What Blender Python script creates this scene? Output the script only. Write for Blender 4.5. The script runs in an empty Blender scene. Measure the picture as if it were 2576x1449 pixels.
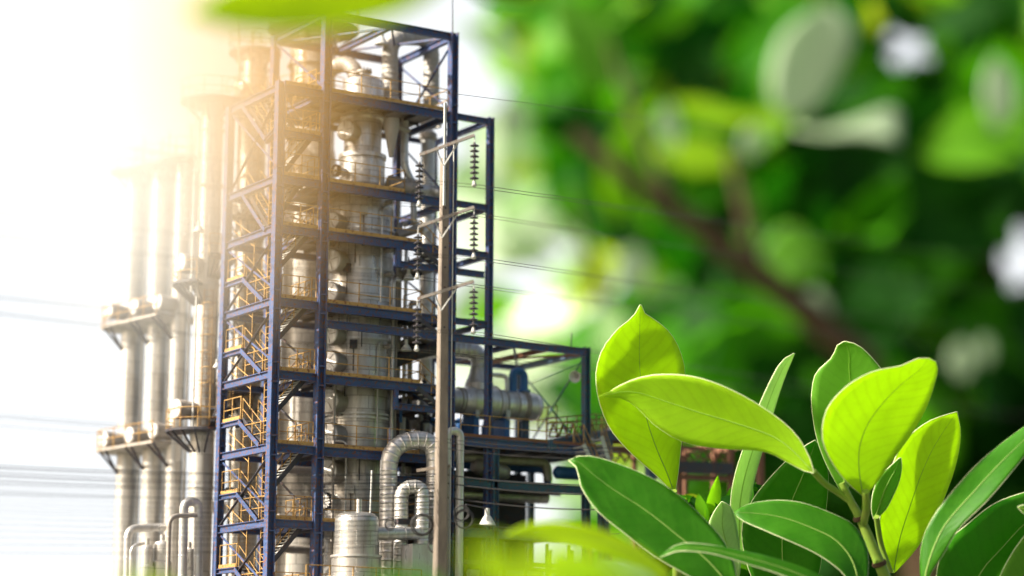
import bpy, math, random
from mathutils import Vector, Matrix
from math import sin, cos, pi, radians, atan2, sqrt
random.seed(7)
S = bpy.context.scene
COL = S.collection
# ------------------------------------------------------------------ camera
FP = 5857.3                      # focal length in pixels of a 2576-wide picture
PAN, PITCH, ROLL = 0.574, 0.183, -0.006
CAM = Vector((-48.426, -95.073, 1.6))
FW = Vector((sin(PAN)*cos(PITCH), cos(PAN)*cos(PITCH), sin(PITCH)))
R0 = Vector((cos(PAN), -sin(PAN), 0)); U0 = R0.cross(FW)
RR = R0*cos(ROLL) - U0*sin(ROLL); UU = R0*sin(ROLL) + U0*cos(ROLL)
cam_d = bpy.data.cameras.new('camera'); cam = bpy.data.objects.new('camera', cam_d); COL.objects.link(cam)
M = Matrix((RR, UU, -FW)).transposed().to_4x4(); M.translation = CAM
cam.matrix_world = M
cam_d.sensor_width = 36; cam_d.lens = 36*FP/2576; cam_d.clip_start = .5; cam_d.clip_end = 20000
cam_d.dof.use_dof = True; cam_d.dof.focus_distance = 107.0; cam_d.dof.aperture_fstop = .050
S.camera = cam
# ------------------------------------------------------------------ sky, sun, exposure
SUN_DIR = Vector((-.97, .24, 0)).normalized(); SUN_EL = radians(33)
W = bpy.data.worlds.new('World'); S.world = W; W.use_nodes = True
nt = W.node_tree; bg = nt.nodes['Background']; sky = nt.nodes.new('ShaderNodeTexSky')
sky.sky_type = 'NISHITA'; sky.sun_disc = False; sky.sun_elevation = SUN_EL
sky.sun_rotation = atan2(SUN_DIR.x, SUN_DIR.y)
sky.air_density = 1.0; sky.dust_density = 7.0; sky.ozone_density = 1.0; sky.altitude = 0
# thin bright high cloud over the Nishita sky
_tc = nt.nodes.new('ShaderNodeTexCoord'); _n = nt.nodes.new('ShaderNodeTexNoise'); _n.inputs['Scale'].default_value = 2.2; _n.inputs['Detail'].default_value = 5
_mp = nt.nodes.new('ShaderNodeMapping'); _mp.inputs['Scale'].default_value = (1, 1, 3)
nt.links.new(_tc.outputs['Generated'], _mp.inputs[0]); nt.links.new(_mp.outputs[0], _n.inputs['Vector'])
_r = nt.nodes.new('ShaderNodeMapRange'); 
# cloud whitening added along the view direction; sky behind kept clearer for contrast
_dp = nt.nodes.new('ShaderNodeVectorMath'); _dp.operation = 'DOT_PRODUCT'; nt.links.new(_tc.outputs['Generated'], _dp.inputs[0]); _dp.inputs[1].default_value = tuple((FW-RR*.15).normalized())
_ad = nt.nodes.new('ShaderNodeMath'); _ad.operation = 'MULTIPLY_ADD'; nt.links.new(_n.outputs[0], _ad.inputs[0]); _ad.inputs[1].default_value = .5; nt.links.new(_dp.outputs['Value'], _ad.inputs[2])
nt.links.new(_ad.outputs[0], _r.inputs[0])
for _i, _v in zip((1, 2, 3, 4), (.55, 1.15, .02, .97)): _r.inputs[_i].default_value = _v
_mx = nt.nodes.new('ShaderNodeMix'); _mx.data_type = 'RGBA'; nt.links.new(_r.outputs[0], _mx.inputs[0])
nt.links.new(sky.outputs[0], _mx.inputs[6]); _mx.inputs[7].default_value = (6.3, 6.5, 6.7, 1)
nt.links.new(_mx.outputs[2], bg.inputs[0]); bg.inputs[1].default_value = .085
sl = bpy.data.lights.new('sun', 'SUN'); so = bpy.data.objects.new('sun', sl); COL.objects.link(so)
sl.energy = 5.0; sl.angle = radians(.55); sl.color = (1, .93, .80)
sd = Vector((SUN_DIR.x*cos(SUN_EL), SUN_DIR.y*cos(SUN_EL), sin(SUN_EL)))
so.rotation_euler = sd.to_track_quat('Z', 'Y').to_euler(); so.location = (-60, 0, 80)
S.view_settings.view_transform = 'Standard'; S.view_settings.look = 'None'
S.view_settings.exposure = 1.05; S.view_settings.gamma = 1
S.cycles.volume_bounces = 4; S.cycles.volume_step_rate = 2.0; S.cycles.volume_max_steps = 128
S.cycles.transparent_max_bounces = 12; S.cycles.max_bounces = 8

# ------------------------------------------------------------------ projection helpers
def ray(px, py): return (FW*FP + RR*(px-1288) - UU*(py-724.5)).normalized()
def atd(px, py, d):                     # point at depth d along the view axis
    r = ray(px, py); return CAM + r*(d/r.dot(FW))
def onY(px, py, Y):
    r = ray(px, py); return CAM + r*((Y-CAM.y)/r.y)
def onX(px, py, X):
    r = ray(px, py); return CAM + r*((X-CAM.x)/r.x)
def depth(p): return (Vector(p)-CAM).dot(FW)
def proj(p):
    d = Vector(p)-CAM; z = d.dot(FW); return 1288+FP*d.dot(RR)/z, 724.5-FP*d.dot(UU)/z

# ------------------------------------------------------------------ mesh builder
def basis(d, up=Vector((0,0,1))):
    d = d.normalized()
    if abs(d.dot(up)) > .99: up = Vector((1,0,0))
    a = up.cross(d).normalized(); return a, d.cross(a).normalized()
class MB:
    def __init__(s): s.v = []; s.f = []; s.m = []; s.sm = []
    def add(s, vs, fs, smooth=False, mi=0):
        o = len(s.v); s.v += [tuple(v) for v in vs]
        for f in fs: s.f.append([i+o for i in f]); s.sm.append(smooth); s.m.append(mi)
        return s
    def box(s, c, sx, sy, sz, rz=0):
        c = Vector(c); vs = []
        for z in (-.5,.5):
            for x,y in ((-.5,-.5),(.5,-.5),(.5,.5),(-.5,.5)):
                X, Y = x*sx, y*sy
                vs.append(c+Vector((X*cos(rz)-Y*sin(rz), X*sin(rz)+Y*cos(rz), z*sz)))
        return s.add(vs, [(3,2,1,0),(4,5,6,7),(0,1,5,4),(1,2,6,5),(2,3,7,6),(3,0,4,7)])
    def prism(s, p, q, prof, side=None, mi=0):
        """profile (a,b) swept from p to q; a along side, b along up"""
        p = Vector(p); q = Vector(q); d = (q-p)
        a, b = basis(d)
        if side is not None:
            a = Vector(side); a = (a-d.normalized()*a.dot(d.normalized())).normalized(); b = d.normalized().cross(a)
            if b.z < -.01: b = -b
        n = len(prof)
        vs = [p+a*x+b*y for x,y in prof]+[q+a*x+b*y for x,y in prof]
        fs = [(i,(i+1)%n,(i+1)%n+n,i+n) for i in range(n)]+[tuple(range(n-1,-1,-1)), tuple(range(n,2*n))]
        return s.add(vs, fs, mi=mi)
    def bar(s, p, q, w, h=None, side=None):
        h = h or w
        return s.prism(p, q, [(-w/2,-h/2),(w/2,-h/2),(w/2,h/2),(-w/2,h/2)], side)
    def ibeam(s, p, q, w, h, side=None, t=.035, tw=.03):
        a, b, c = w/2, h/2, tw/2
        return s.prism(p, q, [(-a,-b),(a,-b),(a,-b+t),(c,-b+t),(c,b-t),(a,b-t),(a,b),(-a,b),(-a,b-t),(-c,b-t),(-c,-b+t),(-a,-b+t)], side)
    def tube(s, path, r, n=12, cap=True, closed=False, smooth=True):
        path = [Vector(p) for p in path]; m = len(path)
        rs = r if isinstance(r, (list, tuple)) else [r]*m
        d0 = (path[1]-path[0]).normalized(); a, b = basis(d0); vs = []
        for i, p in enumerate(path):
            if closed: d = (path[(i+1)%m]-path[i-1]).normalized()
            else: d = (path[min(i+1,m-1)]-path[max(i-1,0)]).normalized()
            a = (a-d*a.dot(d))
            a = a.normalized() if a.length > 1e-6 else basis(d)[0]
            b = d.cross(a)
            vs += [p+(a*cos(2*pi*k/n)+b*sin(2*pi*k/n))*rs[i] for k in range(n)]
        fs = []
        for i in range(m if closed else m-1):
            j = (i+1)%m
            fs += [(i*n+k, i*n+(k+1)%n, j*n+(k+1)%n, j*n+k) for k in range(n)]
        s.add(vs, fs, smooth)
        if cap and not closed:
            s.add(vs[:n], [tuple(range(n-1,-1,-1))]); s.add(vs[-n:], [tuple(range(n))])
        return s
    def lathe(s, o, prof, axis=Vector((0,0,1)), n=40, a0=0, a1=2*pi, smooth=True):
        """prof: (r, h) pairs along axis from o"""
        o = Vector(o); axis = Vector(axis).normalized()
        if abs(axis.z) > .999: a, b = Vector((1,0,0)), Vector((0,1,0))*(1 if axis.z > 0 else -1)
        else: a, b = basis(axis)
        full = abs(a1-a0-2*pi) < 1e-6; k = n if full else n+1
        for (r1,h1),(r2,h2) in zip(prof, prof[1:]):      # hard edges between profile segments unless collinear-ish
            vs = []
            for r,h in ((r1,h1),(r2,h2)):
                for i in range(k):
                    t = a0+(a1-a0)*i/n; vs.append(o+axis*h+(a*cos(t)+b*sin(t))*r)
            s.add(vs, [(i,(i+1)%k,(i+1)%k+k,i+k) for i in range(n)], smooth)
        return s
    def build(s, name, mat, parent=None, solid=0):
        me = bpy.data.meshes.new(name)
        root = parent
        while root is not None and root.parent is not None: root = root.parent
        off = root.location if root is not None else Vector((0,0,0))
        me.from_pydata([(v[0]-off.x, v[1]-off.y, v[2]-off.z) for v in s.v], [], s.f)
        me.polygons.foreach_set('use_smooth', s.sm)
        mats = mat if isinstance(mat, (list, tuple)) else [mat]
        for m in mats: me.materials.append(m)
        if len(mats) > 1: me.polygons.foreach_set('material_index', s.m)
        me.update()
        o = bpy.data.objects.new(name, me); COL.objects.link(o)
        if parent is not None: o.parent = parent
        return o
def tag(o, label, cat=None, group=None):
    o['label'] = label
    if cat: o['category'] = cat
    if group: o['group'] = group
    return o
def thing(name, loc, label, cat, group=None):
    o = bpy.data.objects.new(name, None); COL.objects.link(o); o.location = loc
    o.empty_display_size = .5
    return tag(o, label, cat, group)
def arcpath(c, r, z, a0, a1, n): return [Vector((c[0]+r*cos(a0+(a1-a0)*i/n), c[1]+r*sin(a0+(a1-a0)*i/n), z)) for i in range(n+1)]
def bends(pts, r, n=8):
    pts = [Vector(p) for p in pts]; out = [pts[0]]
    for i in range(1, len(pts)-1):
        p, a, b = pts[i], pts[i-1], pts[i+1]
        ua = (a-p); ub = (b-p); k = min(r, ua.length*.49, ub.length*.49)
        ua.normalize(); ub.normalize(); s_, e_ = p+ua*k, p+ub*k
        for j in range(n+1):
            t = j/n; out.append(s_*(1-t)**2+p*2*t*(1-t)+e_*t*t)
    out.append(pts[-1]); return out
def resample(path, step):
    L = [0]
    for a, b in zip(path, path[1:]): L.append(L[-1]+(b-a).length)
    n = max(2, int(round(L[-1]/step))); out = []; j = 0
    for i in range(n+1):
        t = L[-1]*i/n
        while j < len(L)-2 and L[j+1] < t: j += 1
        out.append(path[j].lerp(path[j+1], min(1, (t-L[j])/max(1e-9, L[j+1]-L[j]))))
    return out
def seam_tube(mb, path, r, step=.45, n=20):
    """clad pipe: every sheet ends in a small raised lap"""
    P = resample(path, max(.04, min(step, r*.45)*.5)); rs = []; pp = []; acc = 0
    for i, p in enumerate(P):
        if i: acc += (p-P[i-1]).length
        if acc >= step or i == 0:
            acc = 0; d = (P[min(i+1,len(P)-1)]-P[max(i-1,0)]).normalized()*.025
            pp += [p-d*1.2, p-d, p+d, p+d*1.2]; rs += [r, r*1.022+.004, r*1.022+.004, r]
        else: pp.append(p); rs.append(r)
    mb.tube(pp, rs, n)
    return mb

# ------------------------------------------------------------------ materials
def newmat(name, col, rough=.5, metal=0.0, spec=None):
    m = bpy.data.materials.new(name); m.use_nodes = True
    b = m.node_tree.nodes['Principled BSDF']
    b.inputs['Base Color'].default_value = (*col, 1); b.inputs['Roughness'].default_value = rough
    b.inputs['Metallic'].default_value = metal
    return m, m.node_tree, b
def node(nt, t, **kw):
    n = nt.nodes.new(t)
    for k, v in kw.items(): setattr(n, k, v)
    return n
def noise(nt, scale, detail=4, vec=None, rough=.6):
    n = node(nt, 'ShaderNodeTexNoise'); n.inputs['Scale'].default_value = scale; n.inputs['Detail'].default_value = detail
    n.inputs['Roughness'].default_value = rough
    if vec is not None: nt.links.new(vec, n.inputs['Vector'])
    return n
def ramp(nt, fac, stops):
    r = node(nt, 'ShaderNodeValToRGB'); e = r.color_ramp.elements
    while len(e) < len(stops): e.new(.5)
    for x, (p, c) in zip(e, stops): x.position = p; x.color = (*c, 1) if len(c) == 3 else c
    nt.links.new(fac, r.inputs[0]); return r
def mixc(nt, fac, a, b, mode='MIX'):
    m = node(nt, 'ShaderNodeMix', data_type='RGBA', blend_type=mode)
    for s, x in ((m.inputs[0], fac), (m.inputs[6], a), (m.inputs[7], b)):
        if hasattr(x, 'is_linked'): nt.links.new(x, s)
        elif isinstance(x, (int, float)): s.default_value = x
        else: s.default_value = (*x, 1)
    return m.outputs[2]
def objvec(nt, sc=(1,1,1)):
    tc = node(nt, 'ShaderNodeTexCoord'); mp = node(nt, 'ShaderNodeMapping'); mp.inputs['Scale'].default_value = sc
    nt.links.new(tc.outputs['Object'], mp.inputs[0]); return mp.outputs[0]
def paint(name, col, rust=.3, rough=.45, rustcol=(.16,.055,.02), scuff=(.35,.38,.5)):
    m, nt, b = newmat(name, col, rough)
    v = objvec(nt)
    big = noise(nt, .9, 6, v); fine = noise(nt, 7, 6, v, .75)
    c = mixc(nt, ramp(nt, big.outputs[0], [(.35,(0,0,0)),(.7,(.45,.45,.45))]).outputs[0], col, tuple(min(1,x*1.6+.01) for x in col))
    th = .5+.16*(1-rust)
    c = mixc(nt, ramp(nt, fine.outputs[0], [(th,(0,0,0)),(th+.05,(1,1,1))]).outputs[0], c, rustcol)
    sc = noise(nt, 16, 3, v); c = mixc(nt, ramp(nt, sc.outputs[0], [(.69,(0,0,0)),(.73,(.7,.7,.7))]).outputs[0], c, scuff)
    nt.links.new(c, b.inputs['Base Color'])
    rr = ramp(nt, fine.outputs[0], [(.3,(rough-.1,)*3),(.7,(.8,.8,.8))]); nt.links.new(rr.outputs[0], b.inputs['Roughness'])
    bp = node(nt, 'ShaderNodeBump'); bp.inputs['Strength'].default_value = .15; bp.inputs['Distance'].default_value = .02
    nt.links.new(fine.outputs[0], bp.inputs['Height']); nt.links.new(bp.outputs[0], b.inputs['Normal'])
    return m
def cladding(name, col=(.66,.64,.61), bw=1.05, rh=.62, R=1.5, metal=.8, rough=.30, cyl=True):
    m, nt, b = newmat(name, col, rough, metal)
    tc = node(nt, 'ShaderNodeTexCoord'); sp = node(nt, 'ShaderNodeSeparateXYZ'); nt.links.new(tc.outputs['Object'], sp.inputs[0])
    if cyl:
        at = node(nt, 'ShaderNodeMath', operation='ARCTAN2'); nt.links.new(sp.outputs[1], at.inputs[0]); nt.links.new(sp.outputs[0], at.inputs[1])
        mu = node(nt, 'ShaderNodeMath', operation='MULTIPLY'); nt.links.new(at.outputs[0], mu.inputs[0]); mu.inputs[1].default_value = R
        cb = node(nt, 'ShaderNodeCombineXYZ'); nt.links.new(mu.outputs[0], cb.inputs[0]); nt.links.new(sp.outputs[2], cb.inputs[1])
        br = node(nt, 'ShaderNodeTexBrick'); nt.links.new(cb.outputs[0], br.inputs['Vector'])
        br.inputs['Scale'].default_value = 1; br.inputs['Brick Width'].default_value = bw; br.inputs['Row Height'].default_value = rh
        br.inputs['Mortar Size'].default_value = .018; br.inputs['Mortar Smooth'].default_value = .2; br.inputs['Bias'].default_value = 0
        br.inputs['Color1'].default_value = (*col, 1); br.inputs['Color2'].default_value = (*[x*.76 for x in col], 1)
        br.inputs['Mortar'].default_value = (*[x*.4 for x in col], 1)
        c = br.outputs[0]; h = br.outputs['Fac']
    else: c = mixc(nt, .0, col, col); h = None
    st = noise(nt, 1.2, 6, objvec(nt, (2.2,2.2,.35)))
    c = mixc(nt, ramp(nt, st.outputs[0], [(.42,(0,0,0)),(.70,(.62,.62,.62))]).outputs[0], c, (.30,.25,.20))
    fn = noise(nt, 9, 5, objvec(nt, (1,1,.5)))
    c = mixc(nt, ramp(nt, fn.outputs[0], [(.62,(0,0,0)),(.75,(.5,.5,.5))]).outputs[0], c, (.22,.14,.09))
    nt.links.new(c, b.inputs['Base Color'])
    nt.links.new(ramp(nt, st.outputs[0], [(.3,(rough-.08,)*3),(.75,(rough+.22,)*3)]).outputs[0], b.inputs['Roughness'])
    bp = node(nt, 'ShaderNodeBump'); bp.inputs['Strength'].default_value = .5; bp.inputs['Distance'].default_value = .03
    dn = noise(nt, 2.1, 2, objvec(nt)); ad = node(nt, 'ShaderNodeMath', operation='MULTIPLY_ADD')
    ad.inputs[1].default_value = -.6
    if h is not None: nt.links.new(h, ad.inputs[0])
    else: ad.inputs[0].default_value = 0
    nt.links.new(dn.outputs[0], ad.inputs[2]); nt.links.new(ad.outputs[0], bp.inputs['Height']); nt.links.new(bp.outputs[0], b.inputs['Normal'])
    return m
M_BLUE = paint('blue_steel_paint', (.030,.064,.165), .8, scuff=(.22,.26,.36))
M_TEAL = paint('teal_steel_paint', (.022,.070,.115), .7)
M_YEL = paint('yellow_rail_paint', (.38,.225,.065), .7, .5, scuff=(.6,.5,.25))
M_RUST = paint('rusted_steel', (.17,.07,.035), .8, .75)
M_DARK = paint('dark_steel', (.035,.035,.045), .6, .6, scuff=(.1,.1,.12))
M_DECK = paint('deck_grating', (.16,.14,.13), .6, .7, scuff=(.2,.2,.2))
M_CLAD = cladding('aluminium_cladding')
M_CLADS = cladding('slim_column_cladding', bw=1.2, rh=.95, R=.6, col=(.70,.67,.62), metal=.6)
M_CLADB = cladding('upper_cladding', bw=.55, rh=.5, R=1.1, col=(.58,.55,.50), metal=.45, rough=.42)
M_PIPE = cladding('pipe_cladding', cyl=False, col=(.64,.63,.61), metal=.65, rough=.32)
M_PIPED = cladding('dull_pipe_cladding', cyl=False, col=(.36,.33,.30), metal=.4, rough=.5)
M_DUCT = cladding('weathered_duct_cladding', cyl=False, col=(.40,.38,.35), metal=.2, rough=.55)
M_COVER = cladding('manhole_cover_sheet', cyl=False, col=(.80,.79,.77), metal=.25, rough=.4)
M_BPIPE = paint('blue_pipe_paint', (.02,.10,.28), .2, .35)
M_GALV = paint('galvanised_steel', (.42,.42,.40), .3, .5, scuff=(.6,.6,.6))
M_ARM = paint('weathered_arm_steel', (.20,.18,.16), .6, .7, scuff=(.3,.28,.25))
def concrete():
    m, nt, b = newmat('pole_concrete', (.24,.20,.16), .85)
    v = objvec(nt, (1,1,.25)); n = noise(nt, 3, 8, v); n2 = noise(nt, 30, 4, objvec(nt))
    c = mixc(nt, ramp(nt, n.outputs[0], [(.35,(0,0,0)),(.7,(1,1,1))]).outputs[0], (.26,.215,.17), (.15,.12,.10))
    c = mixc(nt, ramp(nt, n2.outputs[0], [(.6,(0,0,0)),(.72,(.6,.6,.6))]).outputs[0], c, (.14,.12,.10))
    nt.links.new(c, b.inputs['Base Color'])
    bp = node(nt, 'ShaderNodeBump'); bp.inputs['Strength'].default_value = .3; bp.inputs['Distance'].default_value = .02
    nt.links.new(n2.outputs[0], bp.inputs['Height']); nt.links.new(bp.outputs[0], b.inputs['Normal']); return m
M_CONC = concrete()
M_WIRE, _, _ = newmat('wire_black', (.03,.028,.028), .6)
M_WIREG, _, _ = newmat('wire_weathered', (.09,.075,.06), .7, .1)
M_GLAZE, _, _ = newmat('insulator_glaze', (.045,.040,.045), .25)
def leafmat(name, front, back, trans, vein, tfac=.5, rough=.35, mottling=.35, scale=1.2):
    m, nt, b = newmat(name, front, rough)
    b.inputs['Specular IOR Level'].default_value = .3
    v = objvec(nt); n1 = noise(nt, scale, 5, v); n2 = noise(nt, scale*6, 4, v)
    c = mixc(nt, ramp(nt, n1.outputs[0], [(.35,(0,0,0)),(.68,(mottling,)*3)]).outputs[0], front, vein)
    c = mixc(nt, ramp(nt, n2.outputs[0], [(.5,(0,0,0)),(.75,(mottling*.6,)*3)]).outputs[0], c, tuple(x*.55 for x in front))
    nt.links.new(c, b.inputs['Base Color'])
    t = node(nt, 'ShaderNodeBsdfTranslucent')
    ct = mixc(nt, ramp(nt, n1.outputs[0], [(.3,(0,0,0)),(.7,(mottling,)*3)]).outputs[0], trans, tuple(x*.7 for x in trans))
    # side veins: fine streaks from UV
    uv = node(nt, 'ShaderNodeUVMap'); sp = node(nt, 'ShaderNodeSeparateXYZ'); nt.links.new(uv.outputs[0], sp.inputs[0])
    ab = node(nt, 'ShaderNodeMath', operation='ABSOLUTE'); nt.links.new(sp.outputs[0], ab.inputs[0])
    a2 = node(nt, 'ShaderNodeMath', operation='MULTIPLY_ADD'); nt.links.new(ab.outputs[0], a2.inputs[0]); a2.inputs[1].default_value = -.16; nt.links.new(sp.outputs[1], a2.inputs[2])
    a3 = node(nt, 'ShaderNodeMath', operation='MULTIPLY'); nt.links.new(a2.outputs[0], a3.inputs[0]); a3.inputs[1].default_value = 95
    ns = node(nt, 'ShaderNodeMath', operation='MULTIPLY_ADD'); nt.links.new(n2.outputs[0], ns.inputs[0]); ns.inputs[1].default_value = 3.; nt.links.new(a3.outputs[0], ns.inputs[2])
    si = node(nt, 'ShaderNodeMath', operation='SINE'); nt.links.new(ns.outputs[0], si.inputs[0])
    vn = ramp(nt, si.outputs[0], [(.45,(0,0,0)),(1,(.17,.17,.17))])
    ct = mixc(nt, vn.outputs[0], ct, tuple(x*.55 for x in trans)); nt.links.new(ct, t.inputs[0])
    bp = node(nt, 'ShaderNodeBump'); bp.inputs['Strength'].default_value = .05; bp.inputs['Distance'].default_value = .04
    nt.links.new(si.outputs[0], bp.inputs['Height']); nt.links.new(bp.outputs[0], b.inputs['Normal'])
    mx = node(nt, 'ShaderNodeMixShader'); mx.inputs[0].default_value = tfac
    nt.links.new(b.outputs[0], mx.inputs[1]); nt.links.new(t.outputs[0], mx.inputs[2])
    nt.links.new(mx.outputs[0], nt.nodes['Material Output'].inputs[0]); return m
M_YOUNG = leafmat('young_leaf', (.37,.58,.02), None, (.70,.97,.02), (.26,.46,.02), .62, .42)
M_MID = leafmat('half_grown_leaf', (.14,.36,.03), None, (.30,.66,.03), (.10,.30,.02), .5, .38)
M_OLD = leafmat('mature_leaf', (.045,.20,.006), None, (.13,.55,.012), (.08,.30,.015), .5, .42, .8)
M_PALE = leafmat('pale_leaf_back', (.48,.70,.30), None, (.6,.88,.28), (.42,.62,.28), .5, .4)
M_MINT = leafmat('mint_leaf_back', (.62,.76,.54), None, (.6,.8,.5), (.55,.7,.48), .4, .35)
M_RIM, _, _ = newmat('leaf_margin', (.80,.86,.50), .5)
M_RIB, _, _ = newmat('leaf_midrib', (.22,.40,.04), .5)
M_RIBL, _, _ = newmat('leaf_midrib_pale', (.30,.46,.10), .5)
M_GOLD = leafmat('sunlit_yellow_leaf', (.48,.68,.02), None, (.80,.98,.03), (.36,.58,.02), .62, .45)
M_STEM = leafmat('green_stem', (.20,.34,.04), None, (.2,.4,.03), (.30,.28,.06), .1, .5)
M_BARK = paint('tree_bark', (.055,.028,.009), .4, .9, (.03,.015,.005), (.08,.05,.02))

# ------------------------------------------------------------------ ground
def ground():
    m, nt, b = newmat('ground_soil', (.16,.15,.10), .95)
    v = objvec(nt); n = noise(nt, .05, 8, v); n2 = noise(nt, .8, 6, v)
    c = mixc(nt, ramp(nt, n.outputs[0], [(.4,(0,0,0)),(.6,(1,1,1))]).outputs[0], (.20,.18,.14), (.07,.11,.035))
    c = mixc(nt, ramp(nt, n2.outputs[0], [(.45,(0,0,0)),(.7,(.6,.6,.6))]).outputs[0], c, (.10,.09,.06))
    nt.links.new(c, b.inputs['Base Color'])
    g = MB(); g.add([(-6000,-6000,0),(6000,-6000,0),(6000,6000,0),(-6000,6000,0)], [(0,1,2,3)])
    o = g.build('ground', m); o['kind'] = 'structure'
    pm, nt, b = newmat('plant_concrete', (.33,.32,.30), .9)
    g = MB(); g.box((6,16,.0), 90, 52, .16); o = g.build('paved_yard', pm); o['kind'] = 'structure'
ground()

# ------------------------------------------------------------------ the blue steel tower
ZL = {0:35.0, 1:30.98, 2:26.58, 3:24.2, 4:20.75, 5:17.35, 6:13.96, 7:10.5, 9:7.0, 10:3.5}
Z8 = 19.88
XA, XC, XD, XE, XF = 0, 2.403, 9.5, 11.705, 17.497
YB, YK = 0, 5.4
TW = thing('steel_tower', (0,0,0), 'tall blue steel frame tower of stacked decks and zigzag stairs round the thick column', 'steel tower')
def post(x, y, z1, w=.40, m=M_BLUE, par=None, z0=0):
    b = MB(); b.ibeam((x,y,z0), (x,y,z1), w, w*.92, side=(0,1,0), t=.06, tw=.05)
    for zz in ZL.values():
        if zz < z1-.3 and par is None: b.box((x,y,zz-.55), w*.98, w*1.02, .07); b.box((x,y,zz+.35), w*.98, w*1.02, .07)
    return b.build('post', m, par or TW)
post(0, 0, ZL[1]+.12, .42); post(0, 5.32, ZL[1]+.0, .38)
post(XC, 0, ZL[0]+.1, .44); post(XC, YK, ZL[0]+.05, .38)
post(XD, 0, ZL[0]+.05, .42); post(XD, YK, ZL[0], .36)
post(XE, 0, ZL[1]+.05, .32); post(XE, YK, ZL[1], .28)
def beam(p, q, h=.40, w=.24, par=TW, m=M_BLUE, name='beam'):
    p = Vector(p); q = Vector(q); p.z -= h/2; q.z -= h/2
    return MB().ibeam(p, q, w, h).build(name, m, par)
def brace(p, q, w=.12, par=TW, m=M_BLUE):
    return MB().prism(p, q, [(-w/2,-w/2),(w/2,-w/2),(w/2,-w/2+.03),(-w/2+.03,-w/2+.03),(-w/2+.03,w/2),(-w/2,w/2)]).build('brace', m, par)
e = .21
# left face (x = 0) and front face (y = 0)
for k in (1,2,3,4,5,6,7,9,10):
    z = ZL[k]
    beam((0,.21,z), (0,5.13,z), .36)
    beam((.21,0,z-.02), (XC-.22,0,z-.02), .36)
    beam((XC+.22,0,z-.02), (XD-.21,0,z-.02), .40)
    beam((XC,.22,z-.02), (XC,YK-.2,z-.02), .3)
    beam((XD,.22,z-.02), (XD,YK-.2,z-.02), .3)
    beam((XC+.2,YK,z-.02), (XD-.2,YK,z-.02), .3)
    beam((.2,5.32,z-.02), (XC-.2,5.36,z-.02), .28)
for k in (1,2,3,4):
    z = ZL[k]; beam((XD+.21,0,z-.02), (XE-.17,0,z-.02), .30); beam((XE,.17,z-.02), (XE,YK-.15,z-.02), .26); beam((XD+.19,YK,z-.02),(XE-.15,YK,z-.02),.24)
# extra member under L3 and L5 on the right bay, with hanging drop post (seen at the platform steps)
for zz in (ZL[3]-1.02, ZL[5]-1.05, ZL[6]-1.1):
    beam((6.55,-.02,zz), (XE-.3 if zz > 20 else XD-.21,-.02,zz), .30)
    MB().bar((6.5,-.02,zz-.3), (6.5,-.02,zz+.68), .2, .2).build('hanger', M_BLUE, TW)
# roof frame
beam((XC+.22,0,ZL[0]), (XD-.21,0,ZL[0]), .36); beam((XC,.22,ZL[0]), (XC,YK-.2,ZL[0]), .34)
beam((XC+.2,YK,ZL[0]-.02), (XD-.2,YK,ZL[0]-.02), .36); beam((XD,.22,ZL[0]), (XD,YK-.2,ZL[0]), .34)
beam((5.95,.13,ZL[0]-.03), (5.95,YK-.13,ZL[0]-.03), .30)
brace((XC+.2,.2,ZL[0]-.2), (5.8,YK-.2,ZL[0]-.2), .1); brace((XC+.2,YK-.2,ZL[0]-.28), (5.8,.2,ZL[0]-.28), .1)
brace((6.1,YK-.2,ZL[0]-.2), (XD-.2,.2,ZL[0]-.2), .1); brace((6.1,.2,ZL[0]-.28), (XD-.2,YK-.2,ZL[0]-.28), .1)
brace((XC,YK-.25,ZL[0]-.45), (XC,.25,ZL[1]+.3), .13)
brace((XD,.25,ZL[0]-.5), (XD,YK-.25,ZL[1]+.2), .13); brace((XD,YK-.25,ZL[0]-.5), (XD,.25,ZL[1]+.2), .11)
# left face X braces
for a, b_ in ((1,2),(3,4),(4,5),(6,7),(7,9),(9,10)):
    brace((.0,.25,ZL[a]-.5), (.0,5.1,ZL[b_]+.1), .13, m=M_DARK)
    brace((.06,5.1,ZL[a]-.45), (.06,.3,ZL[b_]+.5), .10)
for a, b_ in ((2,3),(4,5),(5,6),(6,7)):
    brace((XC,YK-.3,ZL[a]-.5), (XC,.3,ZL[b_]+.2), .11, m=M_DARK)
for a, b_ in ((1,2),(3,4)):
    brace((XE-.05,YK-.3,ZL[a]-.4) if a == 9 else (XD+.1,YK,ZL[a]-.4), (XD+.0,.3,ZL[b_]+.2), .10)
# decks
def deck(x0, x1, y0, y1, z, par=TW):
    d = MB(); d.box(((x0+x1)/2,(y0+y1)/2,z+.03), x1-x0, y1-y0, .06)
    o = d.build('deck', M_DECK, par)
    j = MB(); n = max(2, int((x1-x0)/1.3))
    for i in range(1, n): j.box((x0+(x1-x0)*i/n,(y0+y1)/2,z-.12), .09, y1-y0-.3, .17)
    j.box(((x0+x1)/2,(y0+y1)/2,z-.10), x1-x0-.3, .11, .13)
    j.build('joist', M_DARK, o); return o
def railing(pts, h=1.1, par=TW, m=M_YEL, sp=1.35, r=.024, name='railing', toe=False):
    b = MB(); pts = [Vector(p) for p in pts]
    for p, q in zip(pts, pts[1:]):
        for z in (h, h*.52): b.tube([p+Vector((0,0,z)), q+Vector((0,0,z))], r, 6)
        n = max(1, int(round((q-p).length/sp)))
        for i in range(n+1):
            c = p.lerp(q, i/n); b.tube([c, c+Vector((0,0,h))], r*1.15, 6)
    return b.build(name, m, par)
def toe(p, q, par=TW, h=.17): 
    p = Vector(p); q = Vector(q); up = Vector((0,0,h/2+.02))
    return MB().bar(p+up, q+up, .03, h).build('toe_board', M_YEL, par)
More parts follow.
